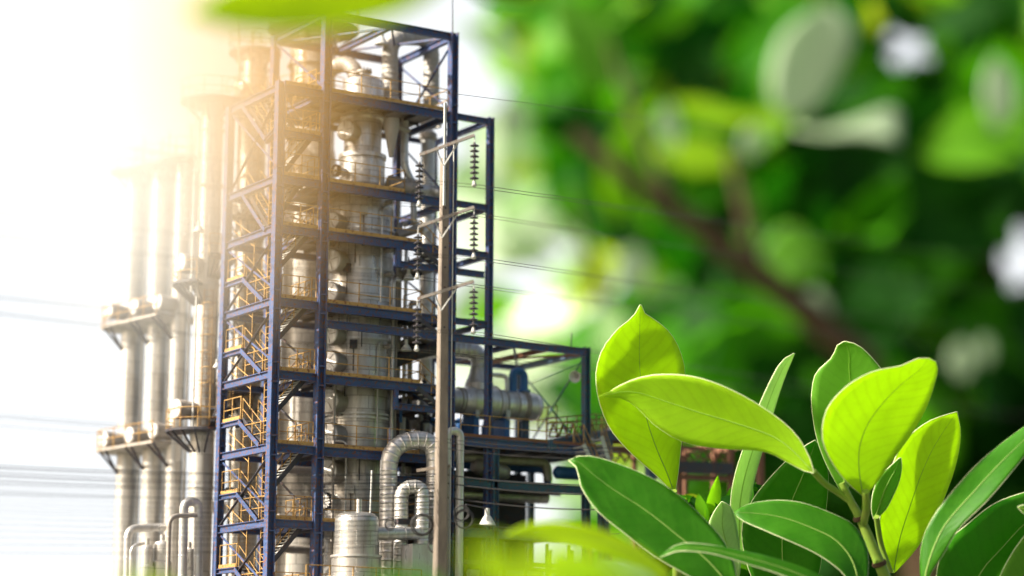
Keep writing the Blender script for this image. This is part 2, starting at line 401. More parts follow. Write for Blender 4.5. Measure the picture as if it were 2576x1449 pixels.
def stairs(p, q, side, w, n, par=TW, rail=True, m=M_DARK):
    p = Vector(p); q = Vector(q); side = Vector(side).normalized(); b = MB(); t = MB(); r = MB(); up = Vector((0,0,1))
    for s_ in (-w/2, w/2):
        b.prism(p+side*s_, q+side*s_, [(-.02,-.11),(.02,-.11),(.02,.11),(-.02,.11)], side=side)
    dd = (q-p); dh = Vector((dd.x,dd.y,0)).normalized()
    o = b.build('staircase', m, par)
    for i in range(n):
        c = p+dd*((i+.5)/n); t.bar(c-side*w/2*.97, c+side*w/2*.97, .25, .045)
    t.build('tread', M_GALV, o)
    if rail:
        for s_ in (-w/2, w/2):
            for h in (1.0, .5): r.tube([p+side*s_+up*h, q+side*s_+up*h], .020, 6)
            for i in range(3): c = p+dd*(i/2)+side*s_; r.tube([c, c+up*1.0], .022, 6)
        r.build('handrail', M_YEL, o)
    return o
XCOL = 8.15
for k in (1,2,3,4,5,6,7,9,10):
    z = ZL[k]
    deck(.24, XC-.24, .14, 2.7 if k > 1 else 1.6, z)
    if k == 1: deck(XC+.2, XD-.2, .14, YK-.15, z)
    else: deck(XC+.24, 6.9 if k in (2,) else (7.9 if k == 3 else XD-.25), .14, 4.9, z)
    xe = XD-.3 if k == 1 else (6.8 if k == 2 else 7.8)
    toe((XC+.25,-.08,z-.02), (xe,-.08,z-.02)); toe((.25,-.08,z-.02), (XC-.27,-.08,z-.02))
    if k > 1: railing([(.3,-.04,z), (XC-.3,-.04,z)], sp=1.0)
    railing([(XC+.3,-.04,z), (xe,-.04,z), (xe,1.6 if k>1 else YK-.3,z)], sp=1.55)
    railing([(XC-.35,.3,z),(XC-.35,2.4,z)], sp=.7)
railing([(XC+.1,.3,ZL[1]),(XC+.1,YK-.3,ZL[1])], sp=1.4); railing([(XC+.3,YK-.25,ZL[1]),(XD-.3,YK-.25,ZL[1])], sp=1.6)
# upper mid landing between L1 and L2
zm = 28.75
deck(.24, XC-.24, .14, 1.5, zm); toe((.25,-.08,zm-.02), (XC-.27,-.08,zm-.02)); beam((.21,0,zm-.02),(XC-.22,0,zm-.02), .26)
railing([(.3,-.04,zm),(XC-.3,-.04,zm)], sp=.75); railing([(XC-.4,.1,zm),(XC-.4,1.4,zm)], sp=.6)
stairs((1.85,.75,zm-.1), (.35,.75,ZL[2]+.1), (0,1,0), .85, 13)
stairs((.35,1.9,ZL[1]-.1), (1.9,1.9,zm), (0,1,0), .8, 12)
for k, kn in ((2,3),(3,4),(4,5),(5,6),(6,7),(7,9),(9,10)):
    z, zn = ZL[k], ZL[kn]; zmid = zn+(z-zn)*.42
    if z-zn > 3:
        # B-C bay flight (dark treads seen through the front) and left-face flight from a landing near the rear post
        stairs((1.95,.8,z-.12), (.42,.8,zmid+.15), (0,1,0), .85, 11)
        dk = deck(.14, 1.05, 3.3, 5.1, zmid); MB().bar((-.03,3.3,zmid+.1),(-.03,5.1,zmid+.1),.03,.16).build('toe_board', M_YEL, TW)
        beam((0,3.2,zmid), (0,5.13,zmid), .24)
        railing([(.02,3.3,zmid),(.02,5.1,zmid)], sp=.9); pass
        stairs((.5,3.25,zmid), (.5,1.2,zn+.05), (1,0,0), .8, 8)
        brace((-.02,3.3,zmid-.1),(-.02,1.1,zn+.0), .22)
        deck(.14, 1.05, .5, 3.2, zmid+1.25) if False else None
        # outer handrails that show on the left face
        railing([(.04,.3,zn),(.04,3.0,zn)], sp=.9)
        r = MB()
        for h in (1.05,.55): r.tube([(.05,4.6,z-.1+h-.0),(.05,2.4,zmid+1.0+h-.2)], .024, 6)
        r.tube([(.05,3.9,z-.45),(.05,3.9,z+.9)], .026, 6); r.tube([(.05,2.4,zmid+.4),(.05,2.4,zmid+1.9)], .026, 6)
        r.build('handrail', M_YEL, TW)
    else:
        stairs((.5,3.6,z), (.5,1.1,zn+.05), (1,0,0), .8, 10); brace((-.02,3.6,z-.3),(-.02,1.1,zn-.1), .2)
        stairs((.45,2.1,zn+.1),(1.95,2.1,z), (0,1,0), .8, 10)
# top flight on the left face
stairs((.5,3.8,ZL[1]-.1), (.5,1.4,zm), (1,0,0), .8, 10); brace((-.02,3.9,ZL[1]-.2),(-.02,1.3,zm-.2), .22)
beam((0,.2,zm+.2),(0,1.4,zm-.2), .22)
# ladder-like stringers beside B
lad = MB()
for y in (.75, 1.15): lad.tube([(.15,y,3),(.15,y,ZL[1]-.2)], .03, 6)
z = 3
while z < ZL[1]-.3: lad.tube([(.15,.75,z),(.15,1.15,z)], .018, 5); z += .33
lad.build('ladder', M_YEL, TW)
# outrigger steps on the right bay (blue stringers)
for z in (ZL[3], ZL[4], ZL[5]):
    stairs((7.55,-.0,z-.25), (9.0,.0,z-1.15), (0,1,0), .5, 5, rail=False)
    railing([(6.9,-.04,z),(7.2,-.04,z)], sp=.5) if False else None
    r = MB()
    for h in (1.05,.5): r.tube([(7.8,-.04,z+h),(9.1,-.04,z-1.0+h)], .024, 6)
    for t in (0,.5,1): p = Vector((7.8+1.3*t,-.04,z-1.0*t)); r.tube([p, p+Vector((0,0,1.05))], .026, 6)
    r.build('handrail', M_YEL, TW)
    deck(8.0, 9.3, 1.2, 5.0, z-1.05)
# lightning wires on the top corners
MB().tube([(XD-.05,0,ZL[0]),(XD-.1,0,ZL[0]+4)], .03, 5).build('lightning_rod', M_DARK, TW)
MB().tube([(XC,0,ZL[0]),(XC+.02,0,ZL[0]+3)], .02, 5).build('lightning_rod', M_DARK, TW)

# ------------------------------------------------------------------ the lower blue frame on the right (F bay and its platform)
RF = thing('drum_enclosure', (14.5,2.7,0), 'open blue steel frame with crossed rods over the horizontal drum, right of the tower', 'steel frame')
YF = 6.2
post(XF, 0, Z8+.1, .36, M_TEAL, RF); post(XF, YF, Z8, .30, M_TEAL, RF); post(XF-5.4, YF, Z8, .28, M_TEAL, RF)
beam((XC+.22,-.26,Z8), (XF-.18,-.26,Z8), .36, par=RF); beam((XF,.2,Z8-.02), (XF,YF-.15,Z8-.02), .30, par=RF, m=M_TEAL)
beam((XD+.3,YF,Z8-.02), (XF-.17,YF,Z8-.02), .30, par=RF)
beam((13.2,0,Z8-.05), (13.2,YF,Z8-.05), .26, par=RF); brace((13.3,.2,Z8-.2),(17.3,YF-.2,Z8-.2),.11, RF); brace((17.3,.2,Z8-.26),(13.3,YF-.2,Z8-.26),.11, RF, M_RUST)
beam((15.3,0,Z8-.05), (15.3,YF,Z8-.05), .22, par=RF, m=M_RUST)
ZP = 14.55     # platform level
for a, b_ in (((XF,.2,Z8-.4),(XF,YF-.2,ZP+.3)), ((XF,YF-.2,Z8-.4),(XF,.2,ZP+.3))):
    MB().tube([a, b_], .045, 6).build('brace_rod', M_TEAL, RF)
MB().tube([(XF,YF-.4,Z8-1.2),(XF,.2,Z8-.6)], .025, 6).build('brace_rod', M_TEAL, RF)
MB().tube([(16.6,0,Z8),(16.62,0,Z8+.75)], .03, 5).build('lightning_rod', M_DARK, RF)
def px_y0(px, py, Y=0): return onY(px, py, Y)
pA, pB = onY(1137, 1099, -.2), onY(1375, 1113, -.2)
ZP = (pA.z+pB.z)/2
beam((XD+.3,-.2,ZP), (18.3,-.2,ZP), .42, par=RF); beam((18.3,-.2,ZP), (18.3,YF,ZP), .36, par=RF, m=M_TEAL)
for x in (11.7, 14.6): beam((x,0,ZP-.03), (x,YF,ZP-.03), .3, par=RF)
deck(XD+.3, 18.2, -.02, YF, ZP, par=RF)
MB().bar((XD+.3,-.3,ZP+.09),(18.3,-.3,ZP+.09),.03,.15).build('toe_board', M_RUST, RF)
railing([(XD+.5,-.25,ZP),(16.6,-.25,ZP)], par=RF, sp=1.6, m=M_YEL)
for z in (ZP-2.0, ZP-4.4):
    beam((XD+.3,-.2,z), (18.3,-.2,z), .40, par=RF, m=M_TEAL); deck(XD+.3, 18.2, -.0, YF, z, par=RF)
for x, y in ((18.3,-.2),(18.3,YF),(14.6,YF),(12.0,-.2),(12.0,YF)):
    MB().ibeam((x,y,0),(x,y,ZP-.45), .3, .3, side=(0,1,0)).build('post', M_TEAL, RF)

# ------------------------------------------------------------------ vessels
def column(name, x, y, prof, mat, label, cat='column', group=None):
    t = thing(name, (x,y,0), label, cat, group)
    b = MB(); b.lathe((x,y,0), prof, n=48); b.build('shell', mat, t); return t
def rings(t, x, y, zs, r, h=.12, d=.06, m=M_PIPE):
    for z in zs:
        MB().lathe((x,y,z), [(r*.9,0),(r+d,0),(r+d,h),(r*.9,h)], n=48).build('ring', m, t)
def manhole(t, x, y, z, ang, R, r, L, bolts=False, cross=True):
    """stub + cover pointing along world angle ang"""
    d = Vector((cos(ang), sin(ang), 0)); o = Vector((x,y,z))+d*(R*.85)
    b = MB(); b.lathe(o, [(r*.93,0),(r*.93,L*.55),(r*1.04,L*.58),(r*1.04,L*.97),(r*.97,L)], axis=d, n=32)
    m = b.build('manhole', M_PIPED if not bolts else M_PIPE, t)
    c = MB(); c.lathe(o+d*L, [(r*.97,0),(r*.9,.04),(.001,.09 if not bolts else .04)], axis=d, n=32); c.build('cover', M_COVER, m)
    a, bb = basis(d)
    if cross:
        x_ = MB(); k = random.uniform(0,1.5)
        for j in range(2):
            u = a*cos(k+j*1.6)+bb*sin(k+j*1.6); x_.bar(o+d*(L+.07)-u*r*.85, o+d*(L+.07)+u*r*.85, .03, .03)
        x_.build('cover_strap', M_PIPED, m)
    if bolts:
        bt = MB()
        for j in range(16):
            u = a*cos(j*pi/8)+bb*sin(j*pi/8); bt.tube([o+d*(L-.1)+u*r*.98, o+d*(L+.12)+u*r*.98], .055, 6, smooth=False)
        bt.build('bolt', M_DARK, m)
VA = atan2(-FW.y, -FW.x)          # angle towards the camera
def left_of_view(deg): return VA - radians(deg)
# sign check: turning left in the picture
_p = Vector((cos(VA-radians(40)), sin(VA-radians(40)), 0))
LS = -1 if _p.dot(RR) < 0 else 1
def face(deg): return VA + LS*radians(deg)        # deg to the picture's left of facing the camera
# c7 : thick column inside the tower
c7 = onY(908, 600, 2.7); X7, Y7 = c7.x, 2.7
def z7(py, px=908): return onY(px, py, 2.7).z
prof = [(1.5,0),(1.5,z7(1135)),(1.52,z7(1100)),(1.56,z7(1000)),(1.60,z7(900)),(1.6,z7(500)),(1.28,z7(480)),(1.12,z7(470)),(1.12,z7(404)),
        (.92,z7(398)),(.92,z7(305)),(1.12,z7(292)),(1.12,ZL[1]-.3),(1.03,ZL[1]-.25),(1.03,z7(212,915)),(.98,z7(205)),(.80,z7(198)),(.5,z7(192)),(.27,z7(190)),(.27,z7(181)),(.001,z7(181))]
C7 = column('distillation_column', X7, Y7, prof, M_CLAD, 'thick aluminium clad column with round manholes inside the blue steel tower', 'column')
rings(C7, X7, Y7, [z7(v) for v in (760,767,590,865,1062,1052,690)], 1.6, .1, .06)
rings(C7, X7, Y7, [z7(v) for v in (1235,1330,1400)], 1.5, .1, .06)
rings(C7, X7, Y7, [z7(402)], 1.1, .2, .08); rings(C7, X7, Y7, [z7(300)], .98, .1, .15, M_PIPED); rings(C7, X7, Y7, [z7(182.5)], .2, .1, .2, M_PIPED)
bt = MB()
for j in range(12): a = j*pi/6; p = Vector((X7+.34*cos(a), Y7+.34*sin(a), z7(183))); bt.tube([p, p+Vector((0,0,.22))], .035, 6)
bt.build('bolt', M_DARK, C7)
for (px,py,r) in ((852,553,21),(846,652,28),(847,732,23),(845,839,24),(845,907,26),(838,1006,29),(838,1090,28),(836,1184,29)):
    manhole(C7, X7, Y7, onY(px,py,1.4).z, face(34), 1.6, r/49., .95)
manhole(C7, X7, Y7, z7(343), face(30), .92, .50, .75)
manhole(C7, X7, Y7, z7(442), face(48), 1.12, .26, .65, bolts=True); manhole(C7, X7, Y7, z7(1270), face(42), 1.5, .40, .75, bolts=True)
def hoop_pipe(t, pts, r, name='pipe', m=M_PIPE, step=.4, br=1.0, n=18):
    b = MB(); seam_tube(b, bends(pts, br), r, step, n); return b.build(name, m, t)
# small nozzles and instrument pipes on c7
for py in (520, 640, 700, 880, 980):
    z = z7(py); a = face(-55); d = Vector((cos(a), sin(a), 0)); o = Vector((X7,Y7,z))
    MB().tube([o+d*1.5, o+d*1.95], .12, 10).build('nozzle', M_PIPED, C7)
for i_, (px, Y_, a0_, a1_, r_) in enumerate(((838,1.0,1449,930,.07),(824,1.2,900,520,.05),(985,1.3,1449,700,.09),(996,1.6,1300,480,.06),(870,1.0,1290,1110,.05),(960,.95,760,520,.05),(1004,2.4,980,560,.12),(950,1.0,1130,860,.045),(1016,3.0,1449,620,.10),(1030,3.4,1200,760,.14))):
    q = onY(px, (a0_+a1_)/2, Y_); z0_, z1_ = onY(px, a0_, Y_).z, onY(px, a1_, Y_).z
    hoop_pipe(C7, [(q.x,Y_,max(.1,z0_)), (q.x,Y_,z1_), (q.x+.5*(1 if px > 900 else -1),Y_+.3,z1_+.02)], r_, 'riser_pipe', (M_PIPED,M_GALV,M_PIPE)[i_%3], 1.4, .3, 10)
for i_, py in enumerate((548,612,690,770,820,880,960,1045,1150,1240)):
    a = face(-8+13*(i_%4)); d = Vector((cos(a), sin(a), 0)); o_ = Vector((X7,Y7,z7(py)))
    bx_ = MB().box(o_+d*1.72, .34, .22, .40, a+pi/2); bx_.build('instrument_box', (M_GALV,M_PIPED,M_DARK)[i_%3], C7)
    MB().tube([o_+d*1.72, o_+d*1.72+Vector((0,0,-1.3))], .025, 6).build('cable', M_DARK, C7)
# c6 : column behind, left of c7
c6 = onY(786, 200, 8.0); X6, Y6 = c6.x, 8.0
def zc(px, py, Y): return onY(px, py, Y).z
prof = [(1.35,0),(1.35,zc(770,1010,Y6)),(1.3,zc(770,990,Y6)),(1.3,zc(770,400,Y6)),(1.18,zc(770,370,Y6)),(1.18,zc(786,75,Y6)),(.9,zc(786,62,Y6)),(.4,zc(786,54,Y6)),(.001,zc(786,52,Y6))]
C6 = column('distillation_column', X6, Y6, prof, M_CLADB, 'column seen behind the zigzag stairs, its head and round top platform above the tower deck', 'column')
rings(C6, X6, Y6, [zc(780,v,Y6) for v in (100,170,250,480,620,800,1000,1100,1200)], 1.25, .1, .06)
def round_platform(t, x, y, z, r0, r1, a0, a1, rail=True, m=M_DARK, rm=M_YEL, br=True, sp=.9):
    n = max(6, int(abs(a1-a0)/.2)); b = MB(); vs = []
    for i in range(n+1):
        a = a0+(a1-a0)*i/n; c, s_ = cos(a), sin(a)
        for r_, zz in ((r0,z),(r1,z),(r1,z+.12),(r0,z+.12)): vs.append((x+r_*c, y+r_*s_, zz))
    fs = [(4*i+j, 4*i+(j+1)%4, 4*i+4+(j+1)%4, 4*i+4+j) for i in range(n) for j in range(4)]+[(3,2,1,0),(4*n,4*n+1,4*n+2,4*n+3)]
    b.add(vs, fs); o = b.build('platform', m, t)
    if br:
        k = MB()
        for i in range(0, n+1, max(1, n//6)):
            a = a0+(a1-a0)*i/n; k.bar((x+r0*cos(a),y+r0*sin(a),z-1.0), (x+(r1-.05)*cos(a),y+(r1-.05)*sin(a),z), .08)
        k.build('bracket', m, o)
    if rail:
        rl = MB()
        for h in (1.1,.6): rl.tube(arcpath((x,y), r1-.04, z+h, a0, a1, n), .024, 6)
        q = max(3, int(abs(a1-a0)*r1/sp))
        for i in range(q+1):
            a = a0+(a1-a0)*i/q; rl.tube([(x+(r1-.04)*cos(a),y+(r1-.04)*sin(a),z),(x+(r1-.04)*cos(a),y+(r1-.04)*sin(a),z+1.1)], .026, 6)
        rl.build('railing', rm, o)
    return o
round_platform(C6, X6, Y6, zc(786,78,Y6), 1.0, 2.35, 0, 2*pi)
round_platform(C6, X6, Y6, zc(786,262,Y6), 1.2, 2.0, face(80), face(-60))
def ladder(t, x, y, a, R, z0, z1, cage=True, m=M_YEL):
    d = Vector((cos(a), sin(a), 0)); s_ = Vector((-sin(a), cos(a), 0)); o = Vector((x,y,0))+d*(R+.18); b = MB()
    for k in (-.22,.22): b.tube([o+s_*k+Vector((0,0,z0)), o+s_*k+Vector((0,0,z1))], .028, 6)
    z = z0
    while z < z1: b.tube([o-s_*.22+Vector((0,0,z)), o+s_*.22+Vector((0,0,z))], .016, 5); z += .32
    l = b.build('ladder', m, t)
    if cage:
        c = MB(); z = z0+2
        while z < z1: 
            c.tube([o+Vector((0,0,z))+s_*(.22*cos(q))*1.6+d*(.75*sin(q)) for q in [pi*j/8 for j in range(9)]], .018, 5); z += .8
        for q in (.2,.5,.8): c.tube([o+Vector((0,0,zz))+s_*(.35*cos(q*pi))+d*(.75*sin(q*pi)) for zz in (z0+2,z1)], .012, 5)
        c.build('ladder_cage', m, l)
ladder(C6, X6, Y6, face(20), 1.2, zc(786,260,Y6), zc(786,0,Y6)+3)
ladder(C6, X6, Y6, face(60), 1.3, 3, zc(786,262,Y6))
MB().tube([(X6-.9,Y6,zc(786,62,Y6)),(X6-.9,Y6,zc(786,62,Y6)+8)], .05, 6).build('vent_pipe', M_PIPED, C6)
MB().tube([(X6+1.1,Y6-.4,zc(786,62,Y6)),(X6+1.1,Y6-.4,zc(786,62,Y6)+5)], .03, 6).build('lightning_rod', M_DARK, C6)
# thick elbow from c6 to c7's head
DK = tag(hoop_pipe(None, [onY(838,170,5.2), onY(870,158,4.4), onY(893,175,3.6), onY(900,222,3.0)], .40, 'duct', M_PIPED, .22, .9), 'short clad elbow duct joining the two column heads on the tower top', 'duct')
# c5 : slim column behind the left face
c5 = onY(640, 200, 9.5); X5 = c5.x; Y5 = 9.5
prof = [(.78,0),(.78,zc(630,700,Y5)),(.70,zc(630,690,Y5)),(.66,zc(640,130,Y5)),(.4,zc(640,122,Y5)),(.001,zc(640,118,Y5))]
C5 = column('distillation_column', X5, Y5, prof, M_CLADS, 'slim clad column behind the left face of the blue tower', 'column')
rings(C5, X5, Y5, [zc(635,v,Y5) for v in (150,300,450,560,690,880,1090,1230)], .76, .12, .05)
round_platform(C5, X5, Y5, zc(640,138,Y5), .6, 1.35, 0, 2*pi); ladder(C5, X5, Y5, face(-10), .7, 8, zc(640,90,Y5))
for v in (260, 560, 800, 1000): round_platform(C5, X5, Y5, zc(633,v,Y5), .7, 1.5, face(70), face(-70), br=True)
for v in (230, 535): manhole(C5, X5, Y5, zc(633,v,Y5), face(35), .7, .36, .6)
manhole(C5, X5, Y5, zc(625,1003,Y5), face(52), .75, .55, 1.1)
# vent gooseneck left of c5's head
g = [onY(603,300,9.0), onY(600,40,9.0), onY(596,22,9.0), onY(580,16,9.0), onY(560,28,9.0)]
tag(hoop_pipe(None, [Vector((g[0].x,9,0.1))]+g, .07, 'vent_pipe', M_PIPED, 1.2, .6, 8), 'thin gooseneck vent pipe rising left of the slim column head', 'pipe')
# c4 : tall column with ladders left of the tower
c4 = onY(527, 500, 9.0); X4 = c4.x; Y4 = 9.0; d4 = depth(c4); r4 = 31*d4/FP
prof = [(r4*.98,0),(r4,zc(520,800,Y4)),(r4*.93,zc(527,300,Y4)),(r4*.9,zc(532,262,Y4)),(r4*.5,zc(532,252,Y4)),(.001,zc(532,249,Y4))]
C4 = column('distillation_column', X4, Y4, prof, M_CLADS, 'tall pale column with caged ladder just left of the blue tower', 'column')
rings(C4, X4, Y4, [zc(520,v,Y4) for v in (330,470,640,720,890,960,1100,1230)], r4, .1, .04)
ladder(C4, X4, Y4, face(-15), r4, zc(520,1075,Y4), zc(520,735,Y4)); ladder(C4, X4, Y4, face(45), r4, zc(520,700,Y4), zc(527,262,Y4), m=M_GALV)
round_platform(C4, X4, Y4, zc(532,262,Y4), r4*.8, r4+1.0, 0, 2*pi)
round_platform(C4, X4, Y4, zc(520,722,Y4), r4*.9, r4+1.1, face(110), face(10)); manhole(C4, X4, Y4, zc(520,672,Y4), face(48), r4, .48, 1.1)
round_platform(C4, X4, Y4, zc(505,1090,Y4), r4*.9, r4+1.2, face(120), face(-30)); manhole(C4, X4, Y4, zc(505,1036,Y4), face(48), r4, .48, 1.1)
round_platform(C4, X4, Y4, zc(520,655,Y4), r4*.9, r4+.9, face(-10), face(-80))
round_platform(C4, X4, Y4, zc(510,1080,Y4)+.9, r4*.9, r4+.9, face(-35), face(-85))
for px, a0_, b0_ in ((482,430,735),(489,300,720),(496,560,1080)):
    p = onY(px, 700, 8.2); MB().tube([(p.x,8.2,zc(px,b0_,8.2)),(p.x,8.2,zc(px,a0_,8.2))], .06, 8).build('riser_pipe', M_GALV, C4)
# c1 - c3 : row of three slim columns joined by curved platforms
row = []
for i, (px0, ty, w, Y) in enumerate(((328,432,51,17.8),(392,420,52,15.2),(447,402,41,13.0))):
    p = onY(px0, 900, Y); dd = depth(p); r = w/2*dd/FP
    prof = [(r,0),(r,onY(px0+8,ty+12,Y).z),(r*.7,onY(px0+8,ty+3,Y).z),(.001,onY(px0+8,ty,Y).z)]
    lab = ['leftmost slim pale column of the row, palest in the added glow', 'middle slim column of the three in the pale row on the left', 'narrowest slim column of the pale row, next to the laddered column'][i]
    t = column('slim_column', p.x, Y, prof, M_CLADS, lab, 'column', 'slim pale columns in a row')
    rings(t, p.x, Y, [zc(px0,v,Y) for v in (480,560,640,720,860,940,1010,1190,1280)], r, .08, .035)
    q = Vector((p.x,Y,0)); a = face(-78); off = Vector((cos(a), sin(a), 0))*(r+.14)
    MB().tube([q+off+Vector((0,0,3)), q+off+Vector((0,0,zc(px0,ty,Y)-.5))], .09, 10).build('riser_pipe', M_PIPE, t)
    round_platform(t, p.x, Y, onY(px0+8,ty+6,Y).z, r*.6, r+.85, 0, 2*pi)
    MB().tube([(p.x+.35,Y,onY(px0+8,ty,Y).z-.3),(p.x+.35,Y,onY(px0+8,ty-95,Y).z)], .07, 6).build('vent_pipe', M_PIPED, t)
    for v, rr_ in ((768,.42),(1090,.42)): manhole(t, p.x, Y, zc(px0,v+(2-i)*11,Y), face(48), r, rr_, 1.0)
    row.append((p.x, Y, r))
def row_platform(py, label, lean=10):
    t = thing('platform_walkway', (row[1][0], row[1][1], zc(392,py,15.2)), label, 'walkway', 'curved walkways round the slim columns')
    # outline following the row with a rounded left end, seen from below
    pts = []; dirv = Vector((row[2][0]-row[0][0], row[2][1]-row[0][1], 0)).normalized(); nrm = Vector((dirv.y, -dirv.x, 0))
    if nrm.dot(FW) > 0: nrm = -nrm
    P0 = Vector((row[0][0],row[0][1],0)); P2 = Vector((row[2][0],row[2][1],0))+dirv*.2; z = t.location.z
    Rr = 1.55
    for k in range(9): a = pi*k/8; pts.append(P0-dirv*(Rr*sin(a)) - nrm*(Rr*cos(a)) if k else P0-nrm*Rr)
    outer = [P0-nrm*Rr]+[P0-dirv*(Rr*sin(pi*k/10))-nrm*(Rr*cos(pi*k/10)) for k in range(1,10)]+[P0+nrm*Rr, P2+nrm*(Rr-.1)]
    poly = outer+[P2-nrm*Rr]
    n = len(poly); b = MB()
    vs = [p+Vector((0,0,z)) for p in poly]+[p+Vector((0,0,z+.14)) for p in poly]
    b.add(vs, [tuple(range(n-1,-1,-1)), tuple(range(n,2*n))]+[(i,(i+1)%n,(i+1)%n+n,i+n) for i in range(n)])
    b.build('platform', M_PIPED, t)
    rl = MB()
    for h in (1.1,.6): rl.tube([p+Vector((0,0,z+h)) for p in outer], .025, 6)
    for i, p in enumerate(outer): rl.tube([p+Vector((0,0,z)), p+Vector((0,0,z+1.15))], .028, 6)
    L = (outer[-1]-outer[-2]); 
    for f in (.25,.5,.75): p = outer[-2]+L*f; rl.tube([p+Vector((0,0,z)), p+Vector((0,0,z+1.15))], .028, 6)
    rl.build('railing', M_YEL, t)
    for (x,y,r) in row:
        br = MB()
        for s_ in (-1,1): br.bar(Vector((x,y,z-1.1))+nrm*r, Vector((x,y,z))+nrm*1.45+dirv*s_*.3, .1)
        br.build('bracket', M_DARK, t)
row_platform(815, 'upper curved walkway with railing round the three slim columns')
row_platform(1130, 'lower curved walkway with railing round the three slim columns')

# ------------------------------------------------------------------ ducts and pipes on the tower
def pipe_thing(label, pts, r, m=M_PIPE, step=.4, br=1.0, name='pipe', cat='pipe', n=20, flange=()):
    o = hoop_pipe(None, pts, r, name, m, step, br, n); tag(o, label, cat)
    return o
yU = 2.9
def P_(px, py, Y=yU): return onY(px, py, Y)
U = [P_(981,255), P_(981,165), P_(984,100), P_(1034,88), P_(1083,106,3.2), P_(1086,180,3.2), P_(1086,262,3.2)]
bU = thing('arched_duct', (P_(981,255).x, yU, ZL[1]+.06), 'wide arched silver duct looping over the top deck of the tower', 'duct')
hoop_pipe(bU, [P_(981,240), P_(981,92), P_(1085,96,3.2), P_(1085,262,3.2)], .41, 'pipe', M_DUCT, .2, .97, 24)
xx = P_(981,225).x
MB().lathe((xx,yU,ZL[1]+.06), [(.62,0),(.62,.75),(.5,.95),(.42,1.1)], n=32).build('base_drum', M_CLADB, bU)
xx = P_(1085,250,3.2).x; MB().lathe((xx,3.2,ZL[1]+.06), [(.55,0),(.55,.35),(.42,.5)], n=32).build('base_drum', M_CLADB, bU)
# horizontal drum lying on top deck right
a_, b_ = P_(1062,262,1.6), P_(1108,272,1.2)
# pipes below deck L1 on the right
x8 = P_(1075,500,4.3).x
T8 = thing('vertical_duct', (x8,4.3,0), 'wide vertical silver duct at the right rear of the tower', 'duct')
hoop_pipe(T8, [(x8,4.3,ZP+.3),(x8,4.3,zc(1078,345,4.3))], .36, 'pipe', M_PIPE, 1.1, .5, 24)
MB().lathe((x8,4.3,zc(1078,345,4.3)-.2), [(.36,0),(.46,.1),(.46,.35),(.2,.6),(.001,.65)], n=24).build('cap', M_PIPED, T8)
pipe_thing('silver downpipe bending right below the top deck of the tower', [P_(1018,258,2.2), P_(1018,425,2.2), P_(1050,480,2.2), P_(1110,487,2.4)], .19, M_PIPE, .5, .5)
pipe_thing('fat dark horizontal pipe beside the second deck of the thick column', [P_(980,462,2.6), P_(1012,470,2.0), P_(1050,474,1.8)], .42, M_PIPED, .25, .4)
pipe_thing('segmented silver elbow at the right of the second deck', [P_(1048,480,2.0), P_(1085,478,2.0), P_(1112,488,1.6), P_(1140,470,1.6)], .30, M_PIPE, .16, .5)
pipe_thing('silver downpipe with bend between the second and third decks', [P_(1040,485,2.1), P_(1041,560,2.1), P_(1060,585,2.1), P_(1085,560,2.6)], .16, M_PIPE, .35, .5)
pipe_thing('dark slanting pipe right of the third deck railing', [P_(1000,592,1.5), P_(1062,572,1.5)], .19, M_PIPED, .5, .3)
pipe_thing('dark thick pipe on the right of the fifth level', [P_(985,912,2.4), P_(1040,888,2.2), P_(1105,872,2.0)], .36, M_DARK, .6, .3)
pipe_thing('small silver funnel pipe under the top deck', [P_(975,330,1.2), P_(1000,318,1.2), P_(1030,330,1.2)], .12, M_PIPED, .4, .2)
fn = MB().lathe(P_(985,300,1.0), [(.40,0),(.38,-.4),(.1,-1.9)], n=24).build('hopper', M_PIPED); tag(fn, 'dark cone shaped hopper hanging right of the upper thick column', 'hopper')
# lower big pipes in front of tower foot
zb = .1
g = [P_(978,1449,-1.0), P_(978,1118,-1.0), P_(1095,1098,-1.6), P_(1098,1290,-1.6)]
pg = thing('looping_pipe', (g[0].x,-1.0,0), 'large silver pipe arching over towards the concrete pole near the tower foot', 'pipe')
hoop_pipe(pg, [(g[0].x,-1.0,.1), (g[1].x,-1.0,g[1].z), g[2], Vector((g[3].x,-1.6,.1))], .42, 'pipe', M_PIPE, .3, 1.25, 28)
g = [P_(1008,1449,-1.8), P_(1010,1228,-1.8), P_(1062,1222,-2.2)]
pg = thing('looping_pipe', (g[0].x,-1.8,0), 'smaller silver elbow pipe under the large looping pipe', 'pipe')
hoop_pipe(pg, [(g[0].x,-1.8,.1), (g[1].x,-1.8,g[1].z), g[2], Vector((g[2].x,-2.2,.1))], .33, 'pipe', M_PIPE, .28, .8, 24)
g = [P_(1125,1282,-1.4), P_(1122,1085,-1.4), P_(1158,1083,-1.4), P_(1156,1290,-1.4)]
pg = thing('looping_pipe', (g[0].x,-1.4,0), 'narrow upside down U pipe right of the concrete pole', 'pipe')
hoop_pipe(pg, [Vector((g[0].x,-1.4,P_(1125,1175,-1.4).z)), g[1], g[2], Vector((g[3].x,-1.4,.1))], .19, 'pipe', M_PIPE, .9, .5, 18)
MB().tube([(g[0].x,-1.4,P_(1125,1175,-1.4).z),(g[0].x,-1.4,.1)], .09, 10).build('drain_pipe', M_PIPED, pg)
